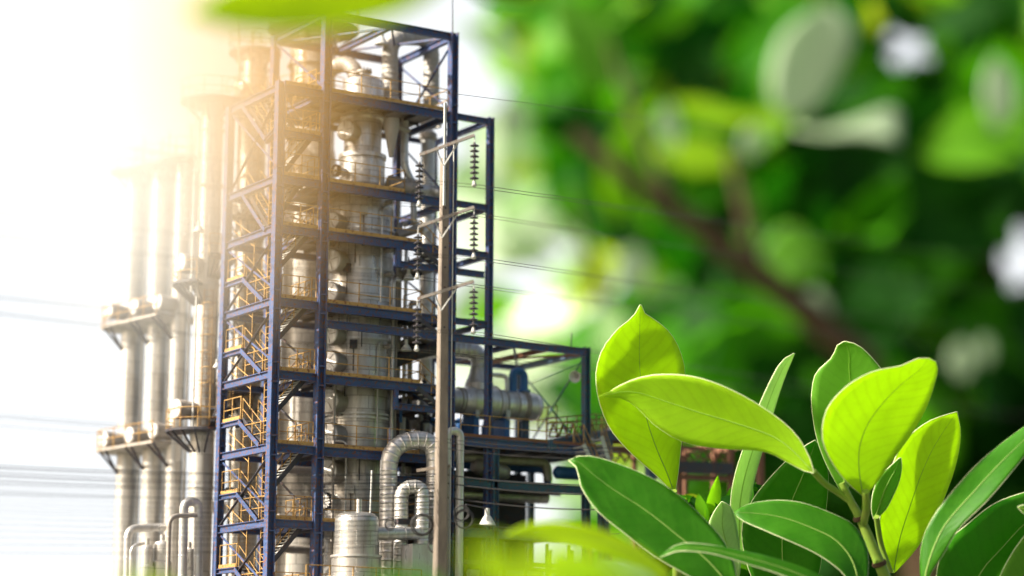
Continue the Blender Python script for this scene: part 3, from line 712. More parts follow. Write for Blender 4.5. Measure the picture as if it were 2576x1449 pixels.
# low vessel, c9
v9 = P_(897,1350,-2.2); X9 = v9.x; Y9 = -2.2
def z9(py): return onY(897, py, Y9).z
V9 = column('low_vessel', X9, Y9, [(1.12,0),(1.12,z9(1404)),(1.0,z9(1400)),(1.0,z9(1312)),(.95,z9(1300)),(.8,z9(1293)),(.45,z9(1288)),(.001,z9(1286))], M_CLAD, 'low domed silver vessel in front of the thick column foot', 'vessel')
rings(V9, X9, Y9, [z9(1403)], 1.05, .1, .12)
MB().tube([(X9+.1,Y9,z9(1292)),(X9+.1,Y9,z9(1255))], .13, 12).build('nozzle', M_PIPE, V9)
MB().tube([(X9+.75,Y9+.1,z9(1300)),(X9+.8,Y9+.1,z9(1180))], .05, 8).build('riser_pipe', M_GALV, V9)
pipe_thing('horizontal silver pipe running right from the low domed vessel', [P_(925,1342,-2.3), P_(1050,1342,-2.3)], .30, M_PIPE, .9, .3)
bx = MB().box(P_(1052,1412,-2.9), 1.2, 1.0, 1.5); o = bx.build('equipment_casing', M_PIPE); o.location = (0,0,0); tag(o, 'square pale clad casing at the pole foot', 'casing')
o2 = thing('lower_platform', (4,-3.4,0), 'low platform with yellow railing at the bottom of the tower', 'platform')
zz = onY(900,1449,-3.4).z-.7
deck(onY(770,1449,-3.4).x, onY(1060,1449,-3.4).x, -3.4, -.5, zz, par=o2); railing([(onY(770,1449,-3.4).x,-3.4,zz),(onY(1060,1449,-3.4).x,-3.4,zz)], par=o2, sp=1.3)
for x in (1.5,4,6.5): MB().bar((x,-3.3,0),(x,-3.3,zz),.2).build('post', M_BLUE, o2)

# ------------------------------------------------------------------ horizontal drum on the right platform
YD = 2.2
dl, dr = P_(1120,985,YD), P_(1356,1024,YD)
DR = thing('horizontal_drum', (dl.x+2,YD,ZP+.06), 'horizontal silver exchanger drum lying on blue saddles above the right platform', 'drum')
def pd(px, py): return P_(px, py, YD)
ax = (dr-dl).normalized(); ax = Vector((1,0,-.0))
zD = pd(1240,1015).z; x0, x1 = pd(1110,990).x, pd(1352,1020).x
L = x1-x0
def fr(px): return pd(px,1010).x-x0
B = MB(); B.lathe((x0,YD,zD), [(.5,0),(.55,fr(1140)),(.62,fr(1160)),(.80,fr(1180)),(.86,fr(1195)),(.86,fr(1240)),(.70,fr(1262)),(.70,fr(1315)),(.72,fr(1316)),(.72,fr(1338)),(.62,fr(1350)),(.35,fr(1356)),(.001,fr(1358))], axis=(1,0,0), n=44)
B.build('shell', M_PIPE, DR)
for px, r in ((1150,.66),(1158,.66),(1195,.89),(1240,.89),(1262,.74),(1290,.73),(1310,.78),(1316,.78)):
    MB().lathe((x0,YD,zD), [(r-.1,fr(px)),(r,fr(px)),(r,fr(px)+.06),(r-.1,fr(px)+.06)], axis=(1,0,0), n=40).build('ring', M_PIPED, DR)
nz = MB().lathe((x0+fr(1205),YD,zD+.55), [(.75,0),(.72,.35),(.5,.9),(.46,1.15)], n=32).build('inlet_hood', M_PIPE, DR)
hoop_pipe(DR, [(x0+fr(1205),YD,zD+1.5), (x0+fr(1205),YD,zD+2.55), (x0+fr(1130),YD+.6,zD+2.65), (x0+fr(1050),YD+1,zD+2.3)], .42, 'inlet_pipe', M_PIPE, .22, 1.1, 28)
hoop_pipe(DR, [(x0+fr(1290),YD,zD+.6), (x0+fr(1290),YD,zD+1.75), (x0+fr(1318),YD,zD+1.75), (x0+fr(1318),YD,zD+.75)], .20, 'blue_pipe', M_BPIPE, 3, .55, 20)
MB().lathe((x0+fr(1318),YD,zD+.72), [(.001,0),(.33,0),(.33,.1),(.001,.1)], n=24).build('flange', M_BPIPE, DR)
hoop_pipe(DR, [(x0+fr(1276),YD,zD+.6), (x0+fr(1276),YD,zD+1.45), (x0+fr(1238),YD+.3,zD+1.5)], .12, 'outlet_pipe', M_PIPE, .6, .3, 14)
for px in (1185, 1262):
    xs = x0+fr(px); MB().box((xs,YD,(zD-.6+ZP+.06)/2), .3, 1.1, zD-.6-ZP-.06).build('saddle', M_BPIPE, DR)
    MB().add([(xs-.15,YD-.62,zD-.2),(xs+.15,YD-.62,zD-.2),(xs+.08,YD-.66,zD-.85),(xs-.08,YD-.66,zD-.85),(xs-.15,YD-.56,zD-.2),(xs+.15,YD-.56,zD-.2),(xs+.08,YD-.6,zD-.85),(xs-.08,YD-.6,zD-.85)], [(0,1,2,3),(7,6,5,4),(0,3,7,4),(1,5,6,2),(0,4,5,1),(3,2,6,7)]).build('support_bracket', M_GALV, DR)
MB().lathe((x0+fr(1322),YD,ZP+.06), [(.2,0),(.2,.3),(.26,.3),(.26,.4),(.2,.4),(.2,zD-.5-ZP)], n=20).build('outlet_neck', M_TEAL, DR)
for i, px in enumerate((1155, 1222, 1236)):
    p = P_(px,1080,3.6); t = MB().lathe((p.x,3.6,ZP+.06), [(.24,0),(.24,1.1),(.15,1.2),(.15,1.35),(.001,1.4)], n=18).build('filter_pot', M_BPIPE)
    tag(t, ['blue filter pot at the left end below the drum', 'blue filter pot below the middle of the drum', 'blue filter pot right of another below the drum'][i], 'filter pot', 'blue pots below the drum')
# valve cluster left of the drum
vc = thing('valve_cluster', (P_(1040,1020,2).x,2,ZL[5]-3.3), 'cluster of dark valves and small pipes behind the concrete pole', 'valves')
rnd = random.Random(3)
for i in range(16):
    px, py = 1000+rnd.random()*110, 950+rnd.random()*120; p = P_(px, py, 2+rnd.random()*2)
    q = p+Vector((rnd.choice((0,.9,1.6)), 0, rnd.choice((0,-.8,-1.5)) ))
    if (q-p).length < .2: q = p+Vector((0,0,-1.1))
    MB().tube([p,q], rnd.choice((.05,.08,.12)), 8).build('pipe', rnd.choice((M_DARK,M_PIPED,M_BPIPE,M_GALV)), vc)
for i in range(7):
    px, py = 1000+rnd.random()*100, 950+rnd.random()*110; p = P_(px, py, 2.2)
    v = MB().lathe(p, [(.001,-.2),(.18,-.2),(.18,-.1),(.1,-.05),(.14,.05),(.05,.1),(.05,.35),(.001,.35)], n=14).build('valve', M_DARK, vc)
    MB().tube([p+Vector((.2*cos(a),.2*sin(a),.36)) for a in [pi*k/6 for k in range(12)]], .02, 5, closed=True).build('hand_wheel', M_YEL, v)
# pipes under the right platform
lab = ['long grey pipe under the right platform', 'dark pipe along the lower right beam', 'dull silver pipe low under the right platform','blue painted pipe under the right platform']
for i, (py, r, m) in enumerate(((1150,.22,M_PIPED),(1225,.18,M_DARK),(1240,.28,M_PIPE),(1168,.2,M_BPIPE))):
    pipe_thing(lab[i], [P_(1140,py,1.5+i*.6), P_(1375,py+14,1.5+i*.6)]+([P_(1378,py+60,1.5+i*.6)] if i in (0,3) else []), r, m, 1.2, .4)
t = MB().lathe(P_(1395,1188,1.0), [(.001,-.1),(.2,0),(.32,.15),(.32,1.4),(.2,1.55),(.001,1.6)], axis=(1,0,0), n=24).build('small_drum', M_BPIPE); tag(t, 'small blue green drum under the stair foot on the right', 'drum')
t = MB().lathe(P_(1230,1180,1.4), [(.001,-1),(.3,-.9),(.42,-.6),(.42,.8),(.3,1.1),(.001,1.2)], axis=(1,0,-.15), n=24).build('small_drum', M_PIPED); tag(t, 'small dull silver drum under the right platform beam', 'drum')

# ------------------------------------------------------------------ low pipe rack at the tower foot (right of pole, dark interior)
PR = thing('pipe_rack', (14,3,0), 'dim low pipe rack with yellow posts and stacked pipes below the right platform', 'pipe rack')
for i in range(9):
    x = 9.6+i*1.25
    for y in (-.9, 2.5): MB().bar((x,y,0),(x,y,ZP-5.0),.12).build('post', rnd.choice((M_YEL,M_DARK,M_RUST)), PR)
for z in (3.5,5.2,6.6,7.9,8.9):
    MB().ibeam((9.4,-.9,z),(20,-.9,z),.16,.2).build('beam', rnd.choice((M_TEAL,M_RUST,M_DARK)), PR)
    MB().ibeam((9.4,2.5,z),(20,2.5,z),.16,.2).build('beam', M_DARK, PR)
for i in range(18):
    z = 4+rnd.random()*5.2; y = -.6+rnd.random()*4; MB().tube([(9.5+rnd.random()*2,y,z),(15+rnd.random()*5,y,z)], rnd.choice((.08,.12,.2)), 10).build('pipe', rnd.choice((M_PIPED,M_DARK,M_GALV,M_PIPE)), PR)
wb = MB().box((13.2,4.6,7), 7.4, .2, 13.8); wb.build('dark_backing', M_DARK, PR)  # dark sheet added in place of the shaded interior, closing sky gaps

# ------------------------------------------------------------------ rusty rack running off to the right
RK = thing('rusty_gantry', (24,3,0), 'rusty trussed gantry with walkway running right behind the big leaves', 'gantry')
def seg(p, q, w, m=M_RUST, name='beam', par=RK): return MB().bar(p, q, w, w*1.3).build(name, m, par)
YR = 2.0
def G(px, py, Y=YR): return onY(px, py, Y)
seg(G(1375,1121,-.2), G(1528,1095,1.5), .42, M_TEAL); seg(G(1528,1095,1.5), G(1640,1105), .34, M_TEAL)
seg(G(1528,1110,1.5), G(1528,1250,1.5), .34, M_TEAL, 'post')
for px, y0, y1, w, m in ((1635,1062,1300,.34,M_TEAL),(1708,1090,1300,.22,M_RUST),(1838,1110,1300,.22,M_RUST),(1912,1112,1300,.26,M_RUST)):
    a, b_ = G(px,y0), G(px,y1); seg((a.x,YR,a.z), (a.x,YR,0), w, m, 'post')
    seg((a.x,YR+4,a.z), (a.x,YR+4,0), w*.8, m, 'post')
    seg((a.x,YR,a.z-.1), (a.x,YR+4,a.z-.1), .2, m)
z1 = G(1700,1112).z
for (a, b_, w) in (((1640,1120),(1770,1130),.16),((1640,1150),(1720,1152),.2),((1640,1172),(1838,1180),.45),((1640,1196),(1838,1205),.2),((1480,1090),(1640,1082),.14),((1530,1130),(1636,1138),.26),((1530,1112),(1636,1112),.18)):
    seg(G(*a), G(*b_), w, M_DARK if w > .4 else M_RUST)
seg(G(1769,1108), G(1938,1110), .34, M_RUST, 'canopy'); seg(G(1769,1100,4), G(1938,1102,4), .3, M_RUST, 'canopy')
# truss lacing
for k in range(16):
    px = 1380+k*24; top = 1066 if px < 1520 else 1052+(px-1520)*.10; bot = top+34
    seg(G(px,bot), G(px+12,top), .06, M_RUST, 'lacing'); seg(G(px+12,top), G(px+24,bot), .06, M_RUST, 'lacing')
for k in range(12):
    px = 1545+k*25; seg(G(px,1128+(k%3)*6,3.5), G(px+28,1160+(k%2)*8,3.5), .07, M_RUST, 'lacing'); seg(G(px+26,1126,3), G(px,1165,3), .06, M_RUST, 'lacing')
for a, b_ in (((1380,1100),(1525,1088)),((1380,1066),(1525,1055)),((1525,1055),(1770,1082)),((1525,1090),(1770,1114)),((1525,1052),(1636,1058))):
    seg(G(*a), G(*b_), .07, M_RUST)
def grail(px0, py0, px1, py1, Y, n, h=1.1):
    r = MB(); p, q = G(px0,py0,Y), G(px1,py1,Y)
    for k in (h,h*.5): r.tube([p+Vector((0,0,k)), q+Vector((0,0,k))], .03, 6)
    for i in range(n+1): c = p.lerp(q,i/n); r.tube([c, c+Vector((0,0,h))], .03, 6)
    r.build('railing', M_RUST, RK)
grail(1375,1110,1500,1096,.0,5); grail(1500,1096,1640,1108,1.0,6); grail(1640,1108,1770,1122,YR,6); grail(1330,1085,1400,1075,3,3)
stairs(G(1500,1100,-.4), G(1548,1260,-.4), (0,1,0), .9, 12, par=RK, m=M_GALV)
stairs(G(1455,1120,-.6), G(1520,1260,-.6), (0,1,0), .9, 12, par=RK, m=M_GALV)

# shrubs that hide the gantry's feet
for i_, (pa, pb, top, n_, lb) in enumerate(((1630,1790,1235,150,'leafy shrub in front of the gantry posts, left one'),(1790,1960,1225,150,'leafy shrub in front of the gantry posts, right one'))):
    m0 = atd((pa+pb)/2, 1449, 112); SH = thing('shrub', (m0.x,m0.y,0), lb, 'shrub', 'shrubs below the gantry'); SH['_span'] = (pa,pb,top,n_)
# ------------------------------------------------------------------ low pipes and pumps by the slim columns
def VP(label, pts, Y, r, m=M_PIPE, br=.5, step=.9):
    P = [onY(px,py,Y) for px,py in pts]
    return pipe_thing(label, P, r, m, step, br)
VP('left tall silver pipe with a sharp bend at the foot of the row', [(318,1600),(322,1330),(415,1326)], 10.5, .20)
VP('silver upside down U pipe between the slim columns and the tower', [(455,1600),(463,1262),(500,1262),(497,1600)], 6.5, .22, br=.6)
VP('thin grey pipe with a square bend below the lower walkway', [(418,1600),(426,1298),(495,1296)], 6.0, .11, M_PIPED)
VP('horizontal dark pipe crossing behind the left face near the foot', [(480,1272),(700,1285)], 12.0, .32, M_PIPED)
VP('thin curved silver pipe at far left bottom', [(326,1600),(330,1372),(370,1366)], 9.5, .08)
for i, (px, py, r, lab_) in enumerate(((370,1392,.30,'left small pale pot vessel at the bottom of the row'),(408,1382,.42,'stout pale pot vessel at the bottom between slim columns'),(475,1400,.36,'short pale pot vessel right of the stout one'))):
    p = onY(px, py, 8.0); v = MB().lathe((p.x,8,0), [(r*1.15,0),(r*1.15,p.z-.6),(r,p.z-.55),(r,p.z+.2),(r*.8,p.z+.35),(.12,p.z+.42),(.12,p.z+.7),(.001,p.z+.72)], n=28).build('pot_vessel', M_CLADS)
    v.location = (0,0,0); tag(v, lab_, 'vessel', 'pot vessels at the foot of the row')

for i_, (a, b_, y_, r_, lb) in enumerate((((700,1300),(1000,1318),6.6,.16,'long dark pipe crossing behind the tower foot'),((700,1180),(830,1190),6.8,.2,'dull pipe behind the sixth level of the tower'),((975,1010),(1100,1020),4.9,.24,'dark header pipe behind the pole at the fifth level'),((975,1060),(1105,1075),4.6,.3,'dull silver header pipe behind the pole below the fifth level'),((700,1380),(1000,1395),6.6,.2,'lowest pipe crossing behind the tower foot'))):
    pipe_thing(lb, [onY(*a, y_), onY(*b_, y_)], r_, M_PIPED if i_ != 2 else M_DARK, .9, .3)
for i_, (px, py, r_, h_, lb) in enumerate(((1010,1085,.42,2.2,'dark upright pot behind the pole, left one'),(1062,1090,.36,1.9,'dark upright pot behind the pole, right one'))):
    p = P_(px, py, 3.6); z_ = ZL[6]+.06; o = MB().lathe((p.x,3.6,z_), [(r_*.9,0),(r_,.1),(r_,h_-.3),(r_*.7,h_-.08),(.14,h_),(.14,h_+.3),(.001,h_+.3)], n=24).build('upright_pot', M_PIPED if i_ else M_DARK); tag(o, lb, 'vessel')
VG = thing('pipe_bank', (P_(1040,1300,4.5).x,4.5,0), 'bank of dim upright pipes behind the looping pipes at the tower foot', 'pipes')
for i_ in range(13):
    p = P_(958+i_*12.5, 1300, 3.6+(i_%3)*.8); MB().tube([(p.x,p.y,.1),(p.x,p.y,ZL[6]-.6-(i_%4)*.5)], (.14,.20,.09)[i_%3], 12).build('pipe', (M_PIPED,M_DARK,M_DARK,M_GALV)[i_%4], VG)
for i_ in range(5):
    a_, b_ = P_(955,1165+i_*55,3.2), P_(1108,1172+i_*53,3.2); MB().ibeam(a_, b_, .16, .22).build('beam', M_DARK, VG)
# ------------------------------------------------------------------ floodlights
def flood(px, py, Y, label, s=1.0, tilt=(0,0,-1), arm=(0,0,1), al=.6):
    p = onY(px, py, Y); t = thing('floodlight', p, label, 'floodlight', 'bell shaped floodlights on the steelwork')
    d = Vector(tilt).normalized()
    MB().lathe(p, [(.001,-.32*s),(.09*s,-.3*s),(.10*s,-.05*s),(.16*s,.02*s),(.29*s,.26*s),(.31*s,.30*s),(.27*s,.29*s),(.12*s,.05*s)], axis=d, n=20).build('shade', M_GALV, t)
    MB().lathe(p+d*.1*s, [(.001,.1*s),(.08*s,.07*s),(.09*s,0),(.04*s,-.06*s)], axis=-d, n=12).build('bulb', M_COVER, t)
    a = Vector(arm).normalized(); MB().tube([p-d*.3*s, p-d*.3*s+a*al], .03*s, 6).build('arm', M_DARK, t)
flood(960, 96, 2.7, 'bell floodlight hanging under the roof frame of the tower', 1.1, al=.35)
flood(1452, 945, .0, 'round floodlight on the post of the right steel frame', 1.0, (-.8,-.5,-.3), (1,0,.2))
flood(642, 290, .0+6, 'floodlight beside the rear post near the tower top', 1.0, (.5,-.5,-.7), (-.7,.5,.1))
flood(606, 518, 5.5, 'floodlight beside the rear post at the second level', 1.0, (.5,-.5,-.6), (-.7,.5,.1))
flood(600, 712, 5.5, 'floodlight beside the rear post at the fourth level', 1.0, (-.2,-.6,.4), (-.7,.3,.1))
flood(588, 893, 5.5, 'floodlight beside the rear post at the fifth level', 1.0, (-.2,-.6,.4), (-.7,.3,.1))
flood(583, 1068, 5.5, 'floodlight beside the rear post at the sixth level', 1.0, (-.2,-.6,.4), (-.7,.3,.1))
flood(578, 1247, 5.5, 'floodlight beside the rear post at the seventh level', 1.0, (-.2,-.6,.4), (-.7,.3,.1))
flood(1028, 690, .4, 'bell floodlight hanging under the third level right of the column', .9)
flood(1022, 868, .4, 'bell floodlight hanging under the fourth level right of the column', .9)
flood(1226, 1300, -3, 'wide bell floodlight on a level arm low right of the pole', 1.3, arm=(-1,0,.1), al=1.2)
flood(546, 915, 7.6, 'small bell floodlight on the laddered column', .7)
flood(500, 570, 7.6, 'pale bell floodlight on a bent arm on the laddered column', .9)

# ------------------------------------------------------------------ concrete pole, crossarms, insulators, wires
DPOLE = 102.5
def D(px, py, d=DPOLE): return atd(px, py, d)
pt, pm_ = D(1120,372), D(1107,1397)
PX, PY = (D(1112,1000).x, D(1112,1000).y)
def pz(py): return D(1112,py).z
POLE = thing('utility_pole', (PX,PY,0), 'tall tapering concrete utility pole with steel crossarms in front of the tower', 'utility pole')
PXT = Vector((PX,PY,0))
ztop = pz(372)
w0, w1 = .52, .34
b = MB(); vs = []
ang = PAN*-1+.35
for z, w in ((0,w0+.1),(ztop,w1)):
    for (x,y) in ((-.5,-.38),(-.38,-.5),(.38,-.5),(.5,-.38),(.5,.38),(.38,.5),(-.38,.5),(-.5,.38)):
        X, Y = x*w, y*w; vs.append((PX+X*cos(ang)-Y*sin(ang), PY+X*sin(ang)+Y*cos(ang), z))
b.add(vs, [(i,(i+1)%8,(i+1)%8+8,i+8) for i in range(8)]+[tuple(range(8,16))]); sh = b.build('shaft', M_CONC, POLE)
hl = MB(); 
for k in range(26):
    z = 6+k*.9; c = Vector((PX,PY,z))-Vector((sin(-ang)*0+FW.x,FW.y,0)).normalized()*0; ww = w0+(w1-w0)*z/ztop
    n_ = Vector((sin(ang),-cos(ang),0)); hl.lathe(Vector((PX,PY,z))+n_*(ww/2-.01), [(.05,0),(.05,.025),(.001,.027)], axis=n_, n=10)
hl.build('bolt_hole', M_DARK, POLE)
mt = MB().bar((PX-.12,PY-.18,ztop-2.2),(PX-.12,PY-.18,pz(226)),.10).build('mast', M_GALV, POLE)
MB().tube([(PX+.35,PY-.2,1),(PX+.35,PY-.2,pz(330))], .03, 6).build('conduit', M_GALV, POLE)
ad = (D(1195,345,101.5)-D(1058,392,103.3)); 
strings = []
for i, (lp, rp, mid) in enumerate((((1056,390),(1194,340),(1116,372)),((1052,571),(1193,521),(1112,552)),((1050,752),(1192,708),(1110,735)))):
    a_, c_ = D(*lp, DPOLE-.4), D(*rp, DPOLE-.4)
    arm = MB().bar(a_, c_, .13, .13).build('crossarm', M_ARM, POLE)
    m_ = D(mid[0], mid[1]+46, DPOLE-.38)
    for f in (.3,.72): MB().bar(a_.lerp(c_,f), m_, .05).build('arm_brace', M_GALV, POLE)
    for s_, e_, nm in ((0,a_,'left'),(1,c_,'right')):
        strings.append((i, nm, e_))
ordn = ('top','middle','lowest')
wire_pts = []
for i, nm, e_ in strings:
    t = thing('insulator_string', e_, 'string of dark disc insulators under the %s end of the %s pole crossarm' % (nm, ordn[i]), 'insulator', 'insulator strings on the pole crossarms')
    n = 7; z0 = -.25
    rod = MB().tube([e_, e_+Vector((0,0,-2.2))], .022, 6).build('hanger_rod', M_GALV, t)
    for k in range(n):
        MB().lathe(e_+Vector((0,0,-.42-.245*k)), [(.05,.10),(.055,.02),(.13,-.01),(.20,-.05),(.20,-.075),(.12,-.06),(.05,-.05),(.04,-.10)], n=20).build('insulator_disc', M_GLAZE, t)
    w = e_+Vector((0,0,-2.25)); MB().lathe(w, [(.001,.22),(.06,.2),(.09,.05),(.13,-.02),(.05,-.08),(.001,-.08)], n=10).build('clamp', M_GALV, t)
    wire_pts.append((i, nm, w))
def wire(pts, r, label, group, m=M_WIREG, n=14):
    out = []
    for a, b_ in zip(pts, pts[1:]):
        for k in range(n): out.append(a.lerp(b_, k/n)-Vector((0,0,.18*4*(k/n)*(1-k/n))))
    out.append(pts[-1]); o = MB().tube(out, r, 6).build('wire', m); return tag(o, label, 'wire', group)
ends = {(0,'right'):((-40,318),(1760,557)), (0,'left'):((-40,385),(1760,640)), (1,'right'):((-40,530),(1760,742)), (1,'left'):((-40,585),(1760,805)),
        (2,'right'):((-40,742),(1760,935)), (2,'left'):((-40,782),(1760,968))}
for i, nm, w in wire_pts:
    l, r_ = ends[(i,nm)]
    for s_ in (0, 1):
        o_ = Vector((0,-.15+s_*.3,-.06*s_)); z_ = 4*s_
        pj = proj(w); far = atd(2720, pj[1]+(r_[1]-pj[1])/(r_[0]-pj[0])*(2720-pj[0])*.86+z_*.3, 430)
        wire([D(l[0],l[1]+z_,86), w+o_, far], .013, '%s of the paired wires clamped at the %s end of the %s crossarm' % (('upper','lower')[s_], nm, ordn[i]), 'power wires on the insulators')
        # a thin skyline wire
wire([D(700,230,102),D(1115,232,102.4),atd(2720,430,430)], .012, 'thin earth wire from the mast top of the concrete pole', 'wires')
# low black distribution cables
yl = [1040,1049,1068,1172,1180,1192,1201,1212,1224,1238,1250,1264,1277,1289,1303,1318,1334,1350,1368,1390]
yr = [1102,1111,1126,1192,1205,1213,1221,1228,1240,1249,1262,1270,1280,1292,1304,1316,1330,1340,1352,1366]
nth = ['first','second','third','fourth','fifth','sixth','seventh','eighth','ninth','tenth','eleventh','twelfth','thirteenth','fourteenth','fifteenth','sixteenth','lowest']
cl = ['topmost low black cable, just above the gap in the bundle', 'second low black cable above the gap in the bundle', 'third low black cable above the gap in the bundle']+['%s %s black cable counted down below the gap in the bundle' % (nth[i], 'thick' if i in (0,2,4,6) else 'thin') for i in range(17)]
for k, (a, b_) in enumerate(zip(yl, yr)):
    th = .030 if k in (3,5,7,9) else .014
    wire([D(-30,a,90), D(1108,b_,DPOLE-.45), D(1560,b_+24+k,DPOLE-1)][:3 if k in (0,1,2,3,5,9,14) else 2], th, cl[k], 'low black cables', M_WIRE, 20)
MB_ = MB(); 
co = thing('cable_coil', D(1062,1318,DPOLE-1), 'large black cable coil hanging left of the pole foot', 'cable coil', 'coils of spare cable')
def coil(par, px, py, r, n):
    c = D(px, py, DPOLE-1); m = MB()
    for k in range(n):
        rr_ = r*(1-.06*k); o_ = Vector((rnd.uniform(-.05,.05),0,rnd.uniform(-.05,.05)))
        m.tube([c+o_+RR*(rr_*cos(a))+Vector((0,0,rr_*sin(a)))-FW*.03*k for a in [2*pi*j/28 for j in range(28)]], .025, 6, closed=True)
    m.build('cable_loop', M_WIRE, par)
coil(co, 1062, 1318, .48, 4)
co = thing('cable_coil', D(1166,1300,DPOLE-1), 'black cable coil hanging right of the pole foot', 'cable coil', 'coils of spare cable'); coil(co, 1166, 1305, .42, 3); coil(co, 1162, 1290, .33, 2)
co = thing('cable_coil', D(980,1318,DPOLE-1), 'small black cable coil left of the large one', 'cable coil', 'coils of spare cable'); coil(co, 980, 1318, .23, 2)
co = thing('cable_coil', D(1108,1370,DPOLE-1), 'thin black cable coil lowest on the pole', 'cable coil', 'coils of spare cable'); coil(co, 1100, 1372, .35, 2)
MB().bar(D(1048,1184,DPOLE-.5), D(1133,1172,DPOLE-.5), .13).build('wooden_crossarm', M_CONC, POLE)
MB().box(D(1012,1312,DPOLE-.8), .6, .3, .25).build('splice_box', M_DARK, POLE)

# ------------------------------------------------------------------ sprig leaves
def polyresample(pts, n):
    P = [Vector((p[0],p[1])) for p in pts]
    # catmull-rom densify
    D_ = []
    for i in range(len(P)-1):
        p0, p1, p2, p3 = P[max(i-1,0)], P[i], P[i+1], P[min(i+2,len(P)-1)]
        for k in range(8):
            t = k/8; D_.append(.5*((2*p1)+(p2-p0)*t+(2*p0-5*p1+4*p2-p3)*t*t+(3*p1-p0-3*p2+p3)*t**3))
    D_.append(P[-1]); L = [0]
    for a, b_ in zip(D_, D_[1:]): L.append(L[-1]+(b_-a).length)
    out = []; j = 0
    for i in range(n+1):
        s_ = L[-1]*i/n
        while j < len(L)-2 and L[j+1] < s_: j += 1
        f = (s_-L[j])/max(1e-9, L[j+1]-L[j]); out.append(D_[j].lerp(D_[j+1], min(1,max(0,f))))
    return out
def leaf(parent, left, right, d, mat, tilt=0., lean=0., fold=.10, rim=True, n=22, label=None, name='leaf', m=10, wave=.012, th=.05, ribw=.024):
    """left/right edge outlines run base -> tip (picture coordinates); d depth; tilt = depth slope across, lean = depth slope along"""
    Lp, Rp = polyresample(left, n), polyresample(right, n)
    base = (Lp[0]+Rp[0])/2; tip = (Lp[-1]+Rp[-1])/2; s0 = d/FP
    vs = []; ln = (tip-base).length*s0
    ph = random.uniform(0, 6)
    for i in range(n+1):
        t = i/n; a, c = Lp[i], Rp[i]; mid = (a+c)/2; hw = (c-a).length/2*s0
        for j in range(m+1):
            u = -1+2*j/m; p2 = mid+(c-mid)*u
            z = d + tilt*u*hw + lean*(t-.5)*ln + fold*hw*(1-abs(u))*1.0 - fold*hw*.5 + wave*ln*sin(t*9+ph)*u*u + .05*ln*(t-.5)**2
            vs.append(atd(p2.x, p2.y, z))
    b = MB(); k = m+1
    b.add(vs, [(i*k+j, i*k+j+1, (i+1)*k+j+1, (i+1)*k+j) for i in range(n) for j in range(m)], True)
    o = b.build(name, mat, parent)
    uvl = o.data.uv_layers.new(name='UVMap')
    for lp in o.data.loops:
        i, j = divmod(lp.vertex_index, k); uvl.data[lp.index].uv = (-1+2*j/m, i/n)
    md = o.modifiers.new('thickness', 'SOLIDIFY'); md.thickness = th; md.offset = 0
    if rim:
        e1 = [Vector(vs[i*k]) for i in range(n+1)]; e2 = [Vector(vs[i*k+m]) for i in range(n, -1, -1)]
        path = e1+e2[1:] if (e1[-1]-e2[0]).length < .05 else e1+e2
        MB().tube(path, .019 if rim is True else rim, 6).build('leaf_margin', M_RIM, o)
    mid = [Vector(vs[i*k+m//2]) for i in range(n+1)]
    MB().tube([p-FW*.045 for p in mid], [ribw*(1.25-1.1*i/n) for i in range(n+1)], 6).build('midrib', M_RIBL if mat is M_OLD else M_RIB, o)
    if label: o['label'] = label
    return o
def petiole(par, pts, d, r, name='petiole', m=M_STEM):
    P = [atd(p[0],p[1],d if len(p) < 3 else p[2]) for p in pts]; P = bends(P, .6, 5)
    return MB().tube(P, r, 10).build(name, m, par)
dS = 103.
base = atd(2225, 1449, dS); gx = (base.x, base.y)
SP = thing('rubber_fig_shoot', (base.x+.8, base.y, 0), 'fresh fig shoot with glowing yellow green young leaves on a jointed stem', 'plant')
P = [Vector((base.x+.8,base.y,0)), Vector((base.x+.6,base.y,4))]+[atd(px,py,dS) for px,py in ((2250,1520),(2222,1440),(2195,1375),(2165,1305),(2140,1262),(2118,1215))]
MB().tube(bends(P, 1, 4), [.34-.006*i for i in range(len(bends(P,1,4)))], 14).build('stem', M_STEM, SP)
for px, py in ((2212,1418),(2164,1303)): 
    c = atd(px,py,dS); MB().tube([c+Vector((-.04,0,.09)), c+Vector((.0,0,0)), c+Vector((.04,0,-.09))], [.30,.34,.30], 14).build('stem_node', M_BARK, SP)
leaf(SP, [(2047,1190),(2022,1184),(1985,1165),(1922,1136),(1810,1128),(1720,1112),(1647,1069),(1602,1024),(1561,1001),(1506,998)],
     [(2047,1186),(2040,1160),(2007,1099),(1947,1044),(1847,984),(1747,948),(1647,943),(1577,961),(1540,982),(1504,997)], 102, M_YOUNG, tilt=-.5, lean=.25, label='long horizontal young leaf pointing left')
petiole(SP, [(2046,1186,102),(2075,1218,102.5),(2110,1240,dS),(2140,1262,dS)], dS, .15)
leaf(SP, [(2168,1246),(2118,1199),(2078,1134),(2068,1084),(2083,1024),(2133,969),(2198,934),(2273,919),(2298,903),(2335,901)],
     [(2172,1246),(2198,1224),(2248,1154),(2298,1084),(2325,1035),(2340,1000),(2352,960),(2359,930),(2354,909),(2337,901)], 101.3, M_YOUNG, tilt=.75, lean=-.1, label='broad upright young leaf with a notched tip')
petiole(SP, [(2178,1236,101.3),(2180,1280,101.8),(2172,1318,dS)], dS, .17)
leaf(SP, [(2245,1440),(2222,1380),(2213,1320),(2222,1250),(2245,1170),(2270,1120),(2298,1087),(2338,1059),(2378,1044),(2406,1036)],
     [(2250,1440),(2298,1389),(2348,1314),(2388,1219),(2405,1165),(2414,1120),(2416,1084),(2412,1058),(2410,1045),(2408,1036)], 105.5, M_YOUNG, tilt=.8, lean=-.1, label='tall young leaf with a hooked tip at the right')
petiole(SP, [(2205,1300,104),(2215,1370,105),(2240,1440,105)], dS, .13)
